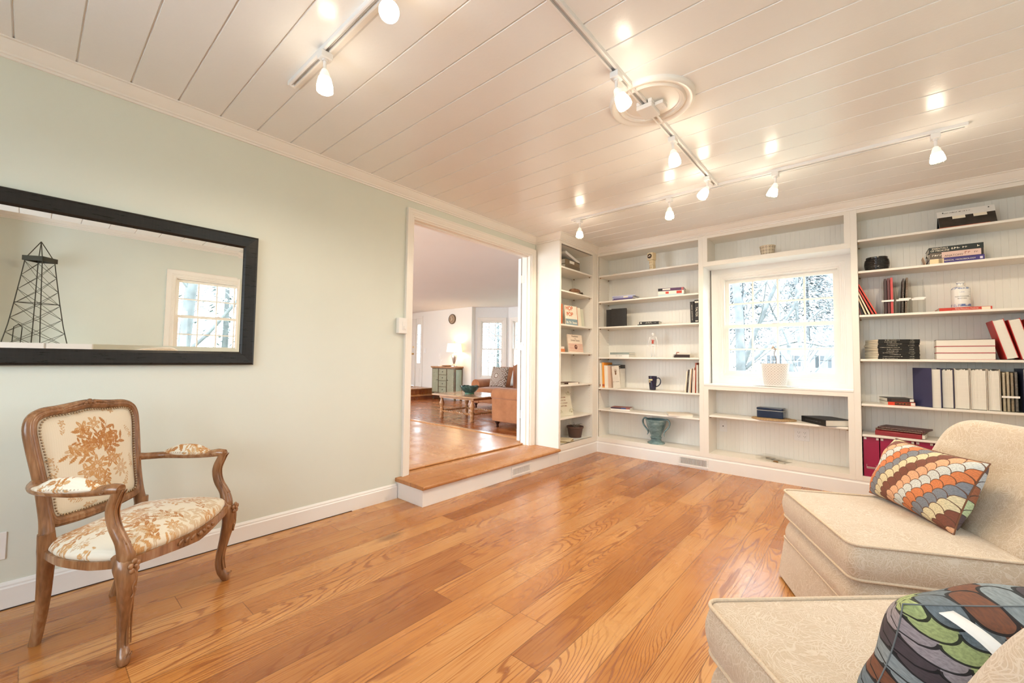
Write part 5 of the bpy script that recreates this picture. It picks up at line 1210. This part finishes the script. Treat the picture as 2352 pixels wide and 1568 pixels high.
# sixth shelf
book('paperback with a dark banded cover lying left on the sixth shelf, upper of two', .225, .016, .16, (150,90,86), (.600,4.545,.524), (0,0,math.radians(10)), soft=True, spine=[(.02,.55,(60,44,66)),(.55,.80,(64,84,140))])
book('white paperback lying left on the sixth shelf, lower of two', .225, .015, .16, (232,226,220), (.602,4.54,.509), (0,0,math.radians(10)), soft=True)
for i in range(2): book(['flat white book lying right on the sixth shelf, lower of two','flat cream book lying right on the sixth shelf, upper of two'][i], .24, .012, .20, ((222,218,208),(216,206,190))[i], (1.305,4.50+.004*i,.509+.0123*i), (0,0,math.radians(28)), soft=True)
# urn
def f_urn(s):
    x, y, z = s.sep(s.tc()); n_ = s.noise(s.comb(x*9, y*9, z*22), 1.0, 4, .65); s.link(s.ramp(n_, [(.3,srgb(70,92,96)),(.55,srgb(112,138,140)),(.8,srgb(160,178,176))]), 'Base Color')
UG = mat('blue_grey_glaze', rough=.2, spec=.6, fn=f_urn)
t = thing('urn', 'blue-grey glazed pottery urn with two loop handles, bottom of the corner bookcase', 'urn', (1.004,4.60,.178))
G().lathe([(.0,0),(.092,0),(.094,.008),(.085,.016),(.062,.024),(.055,.030),(.054,.050),(.060,.056),(.062,.066),(.056,.072)], 40).build('foot', UG, t, smooth=True)
G().lathe([(.052,.070),(.058,.090),(.078,.135),(.098,.190),(.108,.240),(.113,.262),(.108,.264),(.100,.245),(.088,.19),(.06,.12),(.0,.10)], 44, cap=False).build('bowl', UG, t, smooth=True)
for s_ in (-1,1):
    h_ = G().tube(smooth_path([(s_*.100,0,.262),(s_*.128,0,.268),(s_*.150,0,.240),(s_*.145,0,.195),(s_*.115,0,.155),(s_*.092,0,.125),(s_*.088,-.004,.095)],6), lerps([.009,.010,.0095,.009,.009,.008,.004],37), 8, ell=1.5).build('handle', UG, t, smooth='all')
    g = G(); g.tube([(s_*(.104+.010*q/6*math.cos(q)), -.012, .250+.010*q/6*math.sin(q)) for q in np.linspace(0,9,20)], .003, 5); g.tube(smooth_path([(s_*.104,-.004,.155),(s_*.088,-.008,.115),(s_*.096,-.008,.085)],4), .005, 6); g.build('scroll_and_tail', UG, h_, smooth='all')
# ---- narrow left bookcase (opens toward +x)
RZ = math.radians(90)
for i, (c, T_) in enumerate((((112,98,80),.052),((124,108,86),.054))):
    t = book(['grey-brown binder at the bottom of the stack on the top left shelf','grey-brown binder with a white label on the stack on the top left shelf'][i], .30, T_, .24, c, (.285,4.005-.005*i,2.106+.053*i), (0,0,RZ), name='binder', cat='binder', group='binders stacked on the top left shelf', spine=[(.30,.62,(236,232,222),.30,.85)] if i else None)
book('white binder slanting on top of the grey-brown binders', .30, .030, .22, (226,226,224), (.285,4.00,2.236), (0,math.radians(15),RZ), name='binder', cat='binder', group='binders stacked on the top left shelf')
for i in range(3):
    o = G().box(-.13,-.10,0,.13,.10,.005).build('paper', P_([(120,96,70),(196,176,146),(90,70,52)][i]), loc=(.20,4.12+.03*i,1.848+.0052*i), rot=(0,0,RZ+.25*i)); tag(o, ['brown folder at the bottom of the loose papers under the rock','pale sheet of paper in the middle under the rock','dark folder directly under the rock'][i], 'paper', 'papers under the rock')
g = G(); g.ball((0,0,.030), 1, 14, 9, (.045,.105,.030)); rr = random.Random(4)
g.v = [(x+rr.uniform(-.006,.006), y+rr.uniform(-.012,.012), max(.0, z+rr.uniform(-.004,.004))) for x, y, z in g.v]
rk = g.build('rock', mat('brown_rock', (.22,.11,.06), .5, vary=.5, vs=18), loc=(.21,4.17,1.864)); tag(rk, 'jagged brown stone resting on papers, second shelf of the narrow left bookcase', 'stone')
def upboard(label, y, w_, h_, th, col, zs, x=.26, tilt=8, turn=0, name='book', cat='book', group=None):
    """thin board standing with its face toward +x; local x = along +y, y = -x(depth), z up"""
    t = thing(name, label, cat, (x,y,zs+.0), rot=(math.radians(-tilt),0,RZ+math.radians(turn)), group=group)
    G().box(-w_/2,0,0,w_/2,th,h_).build('cover', P_(col), t, bevel=.001); return t
t = upboard('picture book titled HOP ON POP standing cover-out, third shelf of the narrow left bookcase', 4.00, .22, .222, .012, (228,222,206), 1.481, .285, 6, -6)
OR = P_((206,96,40)); GB = P_((130,152,160))
text('HOP', .062, OR, t, (-.035,-.001,.190), (PI/2,0,0), bold=.0012); text('ON', .022, P_((206,160,120)), t, (-.035,-.001,.158), (PI/2,0,0)); text('POP', .062, OR, t, (-.03,-.001,.122), (PI/2,0,0), bold=.0012)
G().box(-.108,-.0010,.002,.108,-.0002,.070).build('cover_band', GB, t); text('By Dr. Seuss', .036, CRM, t, (-.005,-.0018,.030), (PI/2,0,0), bold=.0006); G().box(.104,-.0012,.002,.110,.010,.221).build('orange_edge', OR, t)
upboard('white picture book standing half behind HOP ON POP', 4.155, .14, .222, .012, (230,224,206), 1.481, .265, 7, -6)
t = upboard('pale grey-green picture book standing rightmost on the third left shelf', 4.245, .14, .215, .010, (204,206,188), 1.481, .250, 7, -6)
t = thing('book', 'orange-spined book standing at the left end behind HOP ON POP', 'book', (.262,3.80,1.479)); G().box(-.10,0,0,.012,.018,.225).build('cover', OR, t)
t = upboard('cream book titled Presidents of the United States standing cover-out, fourth left shelf', 4.100, .285, .205, .014, (230,214,196), 1.177, .280, 8, -3)
BRn = P_((120,100,84)); RS = P_((190,96,72))
text('Presidents', .030, BRn, t, (0,-.001,.185), (PI/2,0,0)); text('of the', .014, BRn, t, (0,-.001,.160), (PI/2,0,0)); text('United States', .032, BRn, t, (0,-.001,.138), (PI/2,0,0))
for i in range(7): G().box(-.139,-.0008,.012+.0135*i,.139,-.0001,.0165+.0135*i).build('red_stripe', RS, t)
G().lathe([(.026,0),(.026,.0016),(0,.0018)], 24).xf(Matrix.Translation((0,-.0006,.062)) @ Matrix.Rotation(PI/2,4,'X')).build('portrait_seal', P_((96,56,44)), t); G().lathe([(.009,0),(.009,.001),(0,.0012)], 12).xf(Matrix.Translation((0,-.0020,.066)) @ Matrix.Rotation(PI/2,4,'X')).build('portrait', P_((208,170,150)), t)
t = thing('figurine', 'small rust and cream box at the left edge of the fourth left shelf', 'box', (.27,3.80,1.175)); G().box(-.02,-.05,0,.02,.05,.035).build('body', P_((200,120,70)), t, bevel=.002); G().box(-.018,-.045,.035,.018,.04,.06).build('lid', P_((228,214,200)), t, bevel=.002)
book('dark-edged paperback lying flat on the fifth left shelf', .245, .017, .17, (92,60,46), (.285,4.00,.820), (0,0,RZ-.15), soft=False, spine=[(0,.25,(60,36,30)),(.25,.95,(226,216,204))])
t = upboard('framed botanical verse leaning on the sixth left shelf', 3.955, .235, .300, .014, (214,210,192), .468, .245, 15, -10, 'framed_print', 'picture')
BG = P_((168,160,120)); g = G()
for s_ in (-1,1):
    for yy in (0,1):
        for i in range(6): a = .4+i*.4; bx_, bz = s_*.095, .03+.24*yy; g.tube([(bx_,-.0012,bz),(bx_-s_*.05*math.cos(a),-.0012,bz+(.5-yy)*2*.05*math.sin(a))],[.0014,.0004],4); g.ball((bx_-s_*.04*math.cos(a),-.001,bz+(.5-yy)*2*.04*math.sin(a)),.006,6,4,(.6,.1,1.2))
g.build('leaf_border', BG, t)
for i, s_ in enumerate((8,7,9,8)): scrib(s_, .020, P_((140,84,66)), t, (-.01,-.0012,.205-.032*i), (PI/2,0,0))
t = thing('plant_pot', 'brown plastic flowerpot with dry stems on a white saucer, bottom of the left bookcase', 'flowerpot', (.20,4.205,.187))
G().lathe([(.0,0),(.085,0),(.100,.008),(.098,.011),(.08,.005),(0,.005)], 36, cap=False).build('saucer', M['plastic_w'], t, smooth=True)
G().lathe([(.0,.006),(.068,.006),(.072,.010),(.090,.112),(.098,.114),(.099,.134),(.094,.134),(.088,.112),(.0,.10)], 36, cap=False).build('pot', mat('brown_plastic_pot', (.10,.055,.042), .5, vary=.1), t, smooth=True)
G().lathe([(.088,.112),(.04,.120),(0,.122)], 20, cap=False).build('soil', mat('dry_soil', (.16,.12,.10), .95, vary=.5, vs=80), t)
g = G(); rr = random.Random(3)
for i in range(12):
    a = rr.uniform(0,6.3); r_ = rr.uniform(.03,.10); g.tube(smooth_path([(rr.uniform(-.03,.03),rr.uniform(-.03,.03),.115),(r_*.5*math.cos(a),r_*.5*math.sin(a),.15),(r_*math.cos(a),r_*math.sin(a),.145+rr.uniform(-.01,.03))],4), [.003]*5+[.0015]*4, 5)
g.build('dry_stems', P_((130,118,104)), t, smooth='all')
for i in range(3):
    o = G().box(-.09,-.075,0,.09,.075,.007).build('paper', P_([(212,196,160),(150,130,96),(226,214,186)][i]), loc=(.235,3.915+.012*i,.188+.0072*i), rot=(0,0,RZ+.2*i)); tag(o, ['cream booklet at the bottom of the papers left of the flowerpot','olive booklet in the middle of the papers left of the flowerpot','pale booklet on top of the papers left of the flowerpot'][i], 'paper', 'papers beside the flowerpot')
# ---- around the window (B)
def f_geo(k, c0, c1, ring=False):
    def fn(s):
        u, v, _ = s.sep(s.tc('UV')); x = (u*k[0]).frac()-.5; y = (v*k[1]).frac()-.5; d1 = (x.abs()+y.abs()-.5).abs().lt(.055); r = (x*x+y*y).sqrt(); d2 = (r-.16).abs().lt(.04).max(r.lt(.06)); xs = (x.abs()-y.abs()).abs().lt(.04)
        s.link(s.mix(d1.max(d2).max(xs*.9), c0, c1), 'Base Color')
    return fn
def patterned_pot(label, loc, r0, r1, h_, m_, rim, base=None):
    t = thing('plant_pot', label, 'pot', loc); g = G(); g.grid(lambda u, v: ((r0+(r1-r0)*v)*math.cos(2*PI*u), (r0+(r1-r0)*v)*math.sin(2*PI*u), h_*v), 48, 6); g.build('patterned_wall', m_, t, smooth='all', fix=False)
    g = G(); g.lathe([(r1,h_),(r1+.0015,h_+.002),(r1-.003,h_+.002),(r1-.005,h_-.01),(r0-.004,.012),(0,.010)], 48, cap=False); g.lathe([(0,0),(r0,0),(r0+.0005,.004)], 48, cap=False); g.build('liner', rim, t, smooth=True); return t
patterned_pot('small cream pot with a dark geometric pattern over the window', (2.102,4.585,2.104), .052, .066, .090, mat('geometric_glaze', rough=.4, fn=f_geo((14,3), srgb(236,222,196), srgb(70,54,40))), P_((200,178,130)))
t = thing('placemat', 'pale speckled oval mat on the window sill, under the grey pot', 'mat', (2.140,4.625,.863)); g = G(); g.lathe([(.0,.0),(.185,.0),(.190,.003),(.186,.005),(0,.005)], 48, cap=False); g.v = [(x,y*.62,z) for x,y,z in g.v]; g.build('woven_disc', mat('speckled_weave', (.58,.56,.52), .8, vary=.25, vs=160), t)
def f_lattice(s):
    u, v, _ = s.sep(s.tc('UV')); x = (u*26).frac()-.5; y = (v*8).frac()-.5; r = (x*x+y*y).sqrt(); r2 = ((x.abs()-.5)*(x.abs()-.5)+(y.abs()-.5)*(y.abs()-.5)).sqrt(); k = (r-.42).abs().lt(.07).max((r2-.42).abs().lt(.07)).max(r.lt(.10)); s.link(s.mix(k, srgb(196,190,184), srgb(232,230,226)), 'Base Color')
t = patterned_pot('grey lattice-pattern flowerpot on the window sill with a bare orchid stem', (2.143,4.62,.868), .092, .118, .195, mat('lattice_glaze', rough=.45, fn=f_lattice), P_((214,210,204)))
G().lathe([(0,0),(.088,0),(.090,.014),(.084,.018),(0,.018)], 36, cap=False).build('saucer', M['plastic_w'], t, smooth=True)
for c in t.children:
    if c.name.startswith(('patterned','liner')): c.location.z = .012
OS = P_((120,104,92)); g = G(); g.tube(smooth_path([(.005,0,.10),(.01,0,.24),(-.004,0,.30),(.006,0,.345),(-.012,0,.365)],5), .0035, 6); g.tube(smooth_path([(-.012,0,.10),(-.014,0,.22),(-.010,0,.33)],4), .002, 5); g.build('stem', OS, t, smooth='all')
g = G(); g.ball((-.016,0,.362),.014,8,5,(.6,.3,1.3),Matrix.Rotation(.5,3,'Y')); g.ball((.004,0,.345),.013,8,5,(1.2,.3,.5)); g.build('dry_bud', P_((190,170,150)), t, smooth='all')
t = thing('placemat', 'round woven straw mat hanging over the shelf edge, under the blue tin', 'mat', (2.125,4.60,.553)); g = G(); pts = []
for i in range(420): a = i*.26; r_ = .006+.178*i/420; pts.append((r_*math.cos(a), r_*.78*math.sin(a), .0045+.001*math.sin(a*7)))
g.tube(pts, .0050, 6); g.build('woven_coil', mat('straw_braid', (.44,.30,.16), .75, vary=.35, vs=120), t, smooth='all')
t = thing('tin', 'small navy blue metal tin standing on the straw mat under the window', 'tin', (2.100,4.655,.5635), math.radians(-4)); NT = mat('navy_enamel', (.018,.032,.070), .16, vary=0)
G().prism(rrect(-.108,-.058,.108,.058,.010,4), 0, .070, 'z').build('body', NT, t, bevel=.002, smooth=True); G().prism(rrect(-.110,-.060,.110,.060,.011,4), .070, .094, 'z').build('lid', NT, t, bevel=.007, seg=3, smooth=True)
G().prism(rrect(-.1105,-.0605,.1105,.0605,.011,4), .0655, .070, 'z').build('silver_rim', M['chrome'], t)
book('thick black reference book lying at the right end of the shelf under the window', .30, .052, .235, (22,22,24), (2.435,4.545,.552), (0,0,math.radians(-50)), title=[(20,.5,.24,.5,(110,110,116))])
t = thing('bead_organizer', 'clear plastic compartment box on the bottom board under the window', 'box', (2.125,4.60,.171), math.radians(-22)); g = G(); g.box(-.125,-.08,0,.125,.08,.002); g.box(-.125,-.08,.002,.125,-.078,.032); g.box(-.125,.078,.002,.125,.08,.032); g.box(-.125,-.078,.002,-.123,.078,.032); g.box(.123,-.078,.002,.125,.078,.032)
for x in (-.075,-.025,.025,.075): g.box(x-.0006,-.078,.002,x+.0006,.078,.030)
g.box(-.123,-.0006,.002,.123,.0006,.030); g.build('tray', M['acrylic'], t)
g = G(); g.box(-.127,-.082,.0325,.127,.082,.0345); g.build('lid', M['acrylic'], t)
g = G(); rr = random.Random(8)
for i in range(26): g.ball((.05+rr.uniform(-.018,.018), -.052+rr.uniform(-.018,.018), .006), .004, 6, 4)
b_ = g.build('beads', P_((150,110,60)), t); b_['kind'] = 'stuff'
# ---- right bookcase (C)
Z1,Z2,Z3,Z4,Z5,Z6,Z7 = 2.119,1.855,1.489,1.124,.758,.509,.168
t = thing('binder', 'black binder propped open-side down beneath a white sheet, top shelf of the right bookcase', 'binder', (3.395,4.575,Z1), math.radians(3)); BKm = M['blackgloss']
g = G(); g.prism([(-.045,0),(.085,0),(.075,.012),(-.03,.012)], -.145, .150, 'x'); g.build('front_cover', P_((50,36,28)), t)
g = G(); g.prism([(-.045,.004),(-.035,.004),(.03,.128),(.02,.130)], -.145, .150, 'x'); g.build('clear_front', mat('black_vinyl', (.035,.030,.026), .22, vary=.3, vs=20), t)
g = G(); g.prism([(.075,.004),(.085,.004),(.035,.128),(.028,.128)], -.145, .150, 'x'); g.build('rear_cover', BKm, t)
g = G(); g.prism([(.004,.100),(.010,.100),(.034,.150),(.028,.152)], -.150, .152, 'x'); g.build('white_sheet', WHT, t)
for x in (-.118,.120): G().ball((x,.014,.137),.004,8,4).build('punched_hole', INK, t)
for x0 in (-.07,.04):
    g = G(); g.prism([(-.0098,.076),(-.0075,.076),(.0048,.100),(.0025,.100)], x0, x0+.068, 'x'); g.build('label_strip', CRM, t)
scrib(16, .012, INK, t, (-.045,.0135,.132), (math.radians(64),0,0))
pp = G().box(-.13,-.09,0,.13,.09,.004).build('paper', P_((170,84,50)), loc=(3.375,4.59,Z1+.0003), rot=(0,0,.03)); tag(pp, 'rust-coloured sheet lying under the propped black binder', 'paper')
# black ribbed bowl
t = thing('bowl', 'small black ribbed bowl on the second shelf of the right bookcase', 'bowl', (2.885,4.60,Z2)); pr = [(0,0),(.062,0),(.070,.004)]
for i in range(8): z = .012+i*.0125; rr_ = .070+.012*math.sin(PI*(i+1)/9)-(.004 if i > 6 else 0); pr += [(rr_-.003,z-.004),(rr_,z),(rr_,z+.006)]
pr += [(.070,.115),(.064,.114),(.062,.02),(0,.018)]; G().lathe(pr, 44, cap=False).build('body', M['blackgloss'], t, smooth=True)
# medical books
book('indigo book titled MEDICAL MICROBIOLOGY at the bottom of a stack of three', .285, .042, .21, (62,48,120), (3.335,4.53,Z2), (0,0,math.radians(2)), spine=[(0,.24,(236,214,170)),(.17,.27,(222,200,160),.05,.95),(.92,.97,(220,214,230),.3,.7)], title=[('MEDICAL',.36,.33),('MICROBIOLOGY',.665,.33)])
book('pink-spined book titled ANATOMY in the middle of the stack of three', .280, .048, .21, (40,32,30), (3.334,4.532,Z2+.0422), (0,0,math.radians(1)), spine=[(.0,.23,(96,84,72)),(.23,.955,(216,186,176))], title=[('ANATOMY',.46,.42,.30,(60,44,40)),(5,.1,.5,.5,(220,214,200)),(2,.72,.62,.55,(150,80,60)),(2,.87,.40,.5,(60,44,40))])
book('dark green book titled ESSENTIALS OF MEDICINE on top of the stack of three', .285, .040, .21, (24,34,30), (3.332,4.53,Z2+.0904), (0,0,math.radians(1)), title=[('ESSENTIALS',.21,.42,.70),('OF MEDICINE',.21,.42,.28),('6',.44,.6,.48),(4,.60,.6,.5),(1,.93,.5,.5)])
pf = G().box(-.004,0,0,0,.12,.085).build('paper', P_((206,166,134)), loc=(3.185,4.62,Z2), rot=(0,math.radians(-14),0)); tag(pf, 'tan folded card standing left of the three medical books', 'paper')
# gin bottle on red book
book('red book titled Sleep Disorders Medicine lying under the gin bottle', .270, .025, .20, (196,56,36), (3.370,4.53,Z3), (0,0,math.radians(2)), title=[('Sleep Disorders Medicine',.53,.46,.60),(52,.53,.16,.25)], spine=[(.81,.97,(236,222,200),.12,.9)])
def f_gin(s):
    x, y, z = s.sep(s.tc()); n_ = s.noise(s.comb(x*60, y*60, z*34), 1.0, 4, .7)
    b1 = (z-.148).abs().sm(.011,.004); b2 = (z-.018).abs().sm(.013,.005); b3 = (z-.185).abs().sm(.008,.004)*.6; k = (b1+b2+b3)*n_.sm(.42,.56)
    s.link(s.mix(k.min(1), (.80,.79,.76), srgb(96,122,176)), 'Base Color')
GI = mat('white_ceramic_blue_print', rough=.14, fn=f_gin); t = thing('gin_bottle', 'white ceramic bottle with blue print reading GUNPOWDER IRISH GIN on the red book', 'bottle', (3.358,4.60,Z3+.0255), math.radians(0))
G().lathe([(0,0),(.050,0),(.052,.004),(.052,.138),(.050,.148),(.040,.158),(.026,.165),(.0195,.170),(.0185,.184),(.0215,.188),(.024,.196),(.022,.200),(.016,.200),(0,.198)], 48, cap=False).build('body', GI, t, smooth=True)
def wraptext(s_, size, m_, par, r_, z_, a0, nm='lettering'):
    o = text(s_, size, m_, par, (0,0,0), (0,0,0), name=nm); me = o.data
    for v in me.vertices: a = a0+v.co.x/r_; rr_ = r_+.0004+v.co.z; v.co = (rr_*math.sin(a), -rr_*math.cos(a), z_+v.co.y)
    return o
DK = P_((70,64,58)); wraptext('GUNPOWDER', .0125, DK, t, .052, .083, .05); wraptext('IRISH GIN', .0115, DK, t, .052, .068, .05); wraptext('- - - - - - - -', .0055, DK, t, .052, .096, .05); wraptext('~><', .016, P_((96,122,176)), t, .052, .116, .02)
for i in range(4): wraptext('* . *', .008, P_((90,60,50)), t, .052, .06+.018*i, .95)
# leaning folders, third shelf
x = 2.770
for i, (c, h_, ln) in enumerate((((120,70,60),.235,-9),((48,38,36),.240,-14),((226,206,176),.262,-18),((232,214,188),.272,-20),((196,62,50),.278,-22),((206,70,56),.275,-23))):
    upright('%s folder, %s from the left in the leaning row on the third shelf' % (['maroon','black','cream','pale cream','red','bright red'][i], ('first','second','third','fourth','fifth','sixth')[i]), x+.0+.012*i+.01*max(0,i-1), .009, h_, .20, c, Z3+.0, lean=ln, soft=True, name='folder', cat='folder', group='folders leaning on the third shelf')
# clear magazine holders
def holder(label, x, w_, h_, zs, y=4.515, tabs=1):
    t = thing('magazine_holder', label, 'file holder', (x,y,zs), group='clear acrylic magazine holders'); A = M['acrylic']; D = .235
    pl = [(0,0),(D,0),(D,h_),(D-.06,h_),(0,h_*.45)]
    for xx in (0, w_-.002): G().prism(pl, xx, xx+.002, 'x').build('side_panel', A, t)
    G().box(.002,0,0,w_-.002,D,.002).build('base_panel', A, t); G().box(.002,0,.002,w_-.002,.002,h_*.45).build('front_panel', A, t); G().box(.002,D-.002,.002,w_-.002,D,h_).build('back_panel', A, t)
    G().box(-.004,-.003,.098,w_-.008,-.0005,.112).build('label_strip', WHT, t)
    if tabs > 1: G().box(.010,-.0045,.107,w_+.002,-.003,.119).build('label_strip', WHT, t)
    return t
holder('clear magazine holder with dark and red folders, leftmost of three on the third shelf', 2.912, .078, .290, Z3)
holder('clear magazine holder with spiral notebooks, middle of three on the third shelf', 3.000, .078, .285, Z3, tabs=2)
holder('empty clear magazine holder, rightmost of three on the third shelf', 3.088, .076, .285, Z3, tabs=2)
for i, (xx, c, h_, l) in enumerate(((2.925,(60,34,34),.285,'black-maroon folder standing in the leftmost clear holder'),(2.944,(92,42,44),.288,'dark red folder in the middle of the leftmost clear holder'),(2.963,(196,70,70),.290,'bright red folder standing in the leftmost clear holder'))):
    book(l, h_, .015, .20, c, (xx,4.525,Z3+.0025+h_/2), UP, soft=True, name='folder', cat='folder', group='folders in the clear holders')
def spiral(label, x, h_, c, zs, lean=4, y=4.525):
    t = thing('spiral_notebook', label, 'notebook', (x,y,zs), rot=(0,math.radians(lean),0), group='spiral notebooks'); G().box(0,.006,0,.012,.20,h_).build('cover', P_(c), t, bevel=.001); G().box(.0015,.007,.0015,.0105,.2005,h_+.0004).build('pages', PG, t)
    g = G(); pts = []
    n = int(h_/.009)
    for k in range(n*6): a = k*2*PI/6; pts.append((.006+.008*math.cos(a), .004+.008*math.sin(a), .006+(h_-.012)*k/(n*6)))
    g.tube(pts, .0011, 4); g.build('spiral_binding', M['chrome'], t, smooth='all'); return t
spiral('dark-covered spiral notebook standing in the middle clear holder', 3.024, .275, (48,36,30), Z3+.0025, 2.5)
spiral('brown-covered spiral notebook, right in the middle clear holder', 3.044, .280, (110,84,60), Z3+.0025, 2.5)
# magazine stack seen at its corner, fourth shelf
for i in range(11):
    T_ = .0142; rr = random.Random(i+60); book('black-spined magazine, %s from the bottom of the stack on the fourth shelf' % ('lowest','second','third','fourth','fifth','sixth','seventh','eighth','ninth','tenth','topmost')[i] if i else 'lowest black-spined magazine of the stack on the fourth shelf', .272, T_, .205, (26,25,25), (3.003+rr.uniform(-.003,.003),4.548+rr.uniform(-.004,.004),Z4+i*(T_+.0003)), (0,0,math.radians(24+rr.uniform(-1.5,1.5))), soft=True, name='magazine', cat='magazine', group='black-spined magazines stacked on the fourth shelf', pg=PG2, title=[((19,26,14,22,17)[i%5],.30+.05*(i%3),.5),((6,8,5,9)[i%4],.82,.46)])
# white review books with red covers: flat stack of three, then leaning
for i in range(3):
    t = thing('book', ['thick red-backed book at the bottom of the flat stack of three, page side out','thick red-backed book in the middle of the flat stack, page side out','thick red-backed book on top of the flat stack, page side out'][i], 'book', (3.362,4.525,Z4+.050*i), rot=(0,0,math.radians(-1.5)), group='thick red-covered books, page side out')
    G().box(-.150,.0,.0,.150,.20,.0025).build('cover', P_((170,36,50)), t); g = G(); g.box(-.148,.002,.0025,.148,.19,.0470); g.build('pages', PG, t); G().box(-.150,.0,.0472,.150,.20,.0495).build('cover', P_((170,36,50) if i < 2 else (60,40,34)), t)
for i in range(5):
    xx = 3.562+.071*i; th = math.radians(-13+1.0*i)
    t = thing('book', 'thick red-covered book leaning on the fourth shelf, %s of the leaning row' % ('first','second','third','fourth','fifth')[i], 'book', (xx,4.525,Z4+.004), rot=(0,th,0), group='thick red-covered books, page side out'); hh = .285
    G().box(0,0,0,.003,.21,hh).build('cover', P_((196,52,50)), t); G().box(.0032,.003,.001,.0545,.20,hh-.004).build('pages', PG, t); G().box(.0547,0,0,.0575,.21,hh).build('cover', P_((196,52,50)), t)
# fifth shelf
book('red paperback with black title panel, lying under the black hardback on the fifth shelf', .165, .026, .20, (222,64,34), (3.010,4.535,Z5), (0,0,math.radians(14)), soft=True, spine=[(.25,.82,(44,32,26),.1,.9),(.84,.99,(232,222,210),.1,.9)], title=[(15,.53,.42,.5,(222,120,60))])
book('black hardback lying on the red paperback at the left of the fifth shelf', .165, .028, .20, (40,30,28), (3.006,4.535,Z5+.0262), (0,0,math.radians(14)), spine=[(.83,.97,(236,230,220),.2,.9),(.15,.75,(64,54,46),.2,.8)])
def ringbinder(label, x, w_, h_, col, zs, lean=0, fan=.0, y=4.52, sheets=PG, D=.235, front=True):
    """binder standing with its spine to the wall: page edges face the room"""
    t = thing('binder', label, 'binder', (x,y,zs), rot=(0,math.radians(lean),0), group='binders standing page side out on the fifth shelf'); m_ = P_(col)
    G().box(0,0,0,.003,D,h_).build('cover', m_, t); G().box(w_-.003,0,0,w_,D,h_).build('cover', m_, t); G().box(.003,D-.003,0,w_-.003,D,h_).build('spine', m_, t)
    n = max(3, int(w_/.006)); g = G(); rr = random.Random(int(x*1000))
    for k in range(n):
        a = .004+(w_-.009)*k/n; d = rr.uniform(.004,.014); g.prism([(a,.004),(a+(w_-.009)/n*.97,.004),(a+(w_-.009)/n*.97,h_-d),(a,h_-d)], .004+rr.uniform(0,.003), D-.02, 'y')
    o = g.build('pages', sheets, t); return t
t = thing('binder', 'navy blue binder standing open with its cover to the room, leftmost on the fifth shelf', 'binder', (3.178,4.50,Z5), group='binders standing page side out on the fifth shelf'); nv = P_((52,52,86))
g = G(); g.prism([(-.095,.120),(-.092,.117),(.003,-.002),(.003,.004)], 0, .300, 'z'); g.build('cover', nv, t); g = G(); g.box(.004,.010,.002,.050,.22,.290); g.build('pages', PG, t); G().box(.050,.0,0,.0535,.235,.300).build('cover', nv, t)
for i, (x, w_, h_, c, l) in enumerate(((3.235,.064,.296,(60,54,80),'navy-covered'),(3.302,.078,.300,(206,198,184),'cream-covered'),(3.383,.082,.300,(214,206,192),'bulging cream-covered'),(3.468,.060,.298,(200,190,174),'tan-covered'),(3.632,.075,.305,(40,42,66),'dark navy'),(3.712,.075,.300,(214,206,192),'pale'))):
    ringbinder('%s binder, %s from the left with its page edges to the room' % (l, ('second','third','fourth','fifth','sixth','seventh')[i]), x, w_, h_, c, Z5)
holder('clear magazine holder with spiral notebooks between the binders on the fifth shelf', 3.534, .088, .285, Z5)
for i in range(4): spiral('pale spiral notebook, %s from the left in the fifth-shelf holder' % ('first','second','third','fourth')[i], 3.539+.019*i, .272+.006*(i % 2), ((206,190,160),(196,180,150),(150,130,100),(90,84,80))[i], Z5+.0025, 0)
# sixth shelf: red ring binder and spiral notebooks
t = thing('binder', 'dark red vinyl binder lying on the sixth shelf, clear cover flap', 'binder', (2.975,4.515,Z6), math.radians(-9)); g = G(); g.prism([(0,0),(.20,0),(.20,.042),(.02,.042),(0,.034)], -.13, .145, 'x'); g.build('cover', mat('red_vinyl', srgb(140,38,46), .25, vary=.1), t, bevel=.004, smooth=True); G().prism([(.004,.006),(.16,.004),(.20,.034),(.01,.036)], .145, .160, 'x').build('pages', PG, t)
for i in range(2):
    t = thing('spiral_notebook', ['brown spiral notebook lying on the red binder, sixth shelf','dark maroon spiral notebook topmost on the red binder, sixth shelf'][i], 'notebook', (2.985+.012*i,4.515,Z6+.0425+.0135*i), math.radians(-13-3*i), 'spiral notebooks')
    G().box(-.14,.006,0,.145,.20,.011).build('cover', P_(((104,66,50),(84,46,44))[i]), t, bevel=.001)
    g = G(); pts = [(-.13+.26*k/180, .004+.0075*math.cos(k*2*PI/6), .0065+.0065*math.sin(k*2*PI/6)) for k in range(181)]; g.tube(pts, .0011, 4); g.build('spiral_binding', M['chrome'], t, smooth='all')
# magenta file boxes on the bottom board
MB = mat('magenta_card', srgb(150,16,64), .38, vary=.04)
for i in range(6):
    w_ = .098; x = 2.772+.1035*i
    t = thing('file_box', 'magenta magazine file box, %s from the left on the bottom board' % ('first','second','third','fourth','fifth','sixth')[i], 'file box', (x,4.515,Z7), group='magenta file boxes'); G().box(0,0,0,w_,.24,.318).build('body', MB, t, bevel=.001)
    g = G(); g.box(.018,-.0035,.074,.078,-.0005,.080); g.box(.018,-.0035,.066,.078,-.0005,.070); g.box(.018,-.003,.066,.020,-.0005,.100); g.box(.076,-.003,.066,.078,-.0005,.100); g.build('label_holder', M['chrome'], t); g = G(); g.box(.020,-.0015,.070,.076,-.0003,.100); g.build('label_card', MB, t)
    g = G(); g.box(.004,-.003,.300,.020,-.0003,.316); g.box(.080,-.003,.300,.095,-.0003,.316); g.build('corner_guard', M['chrome'], t)
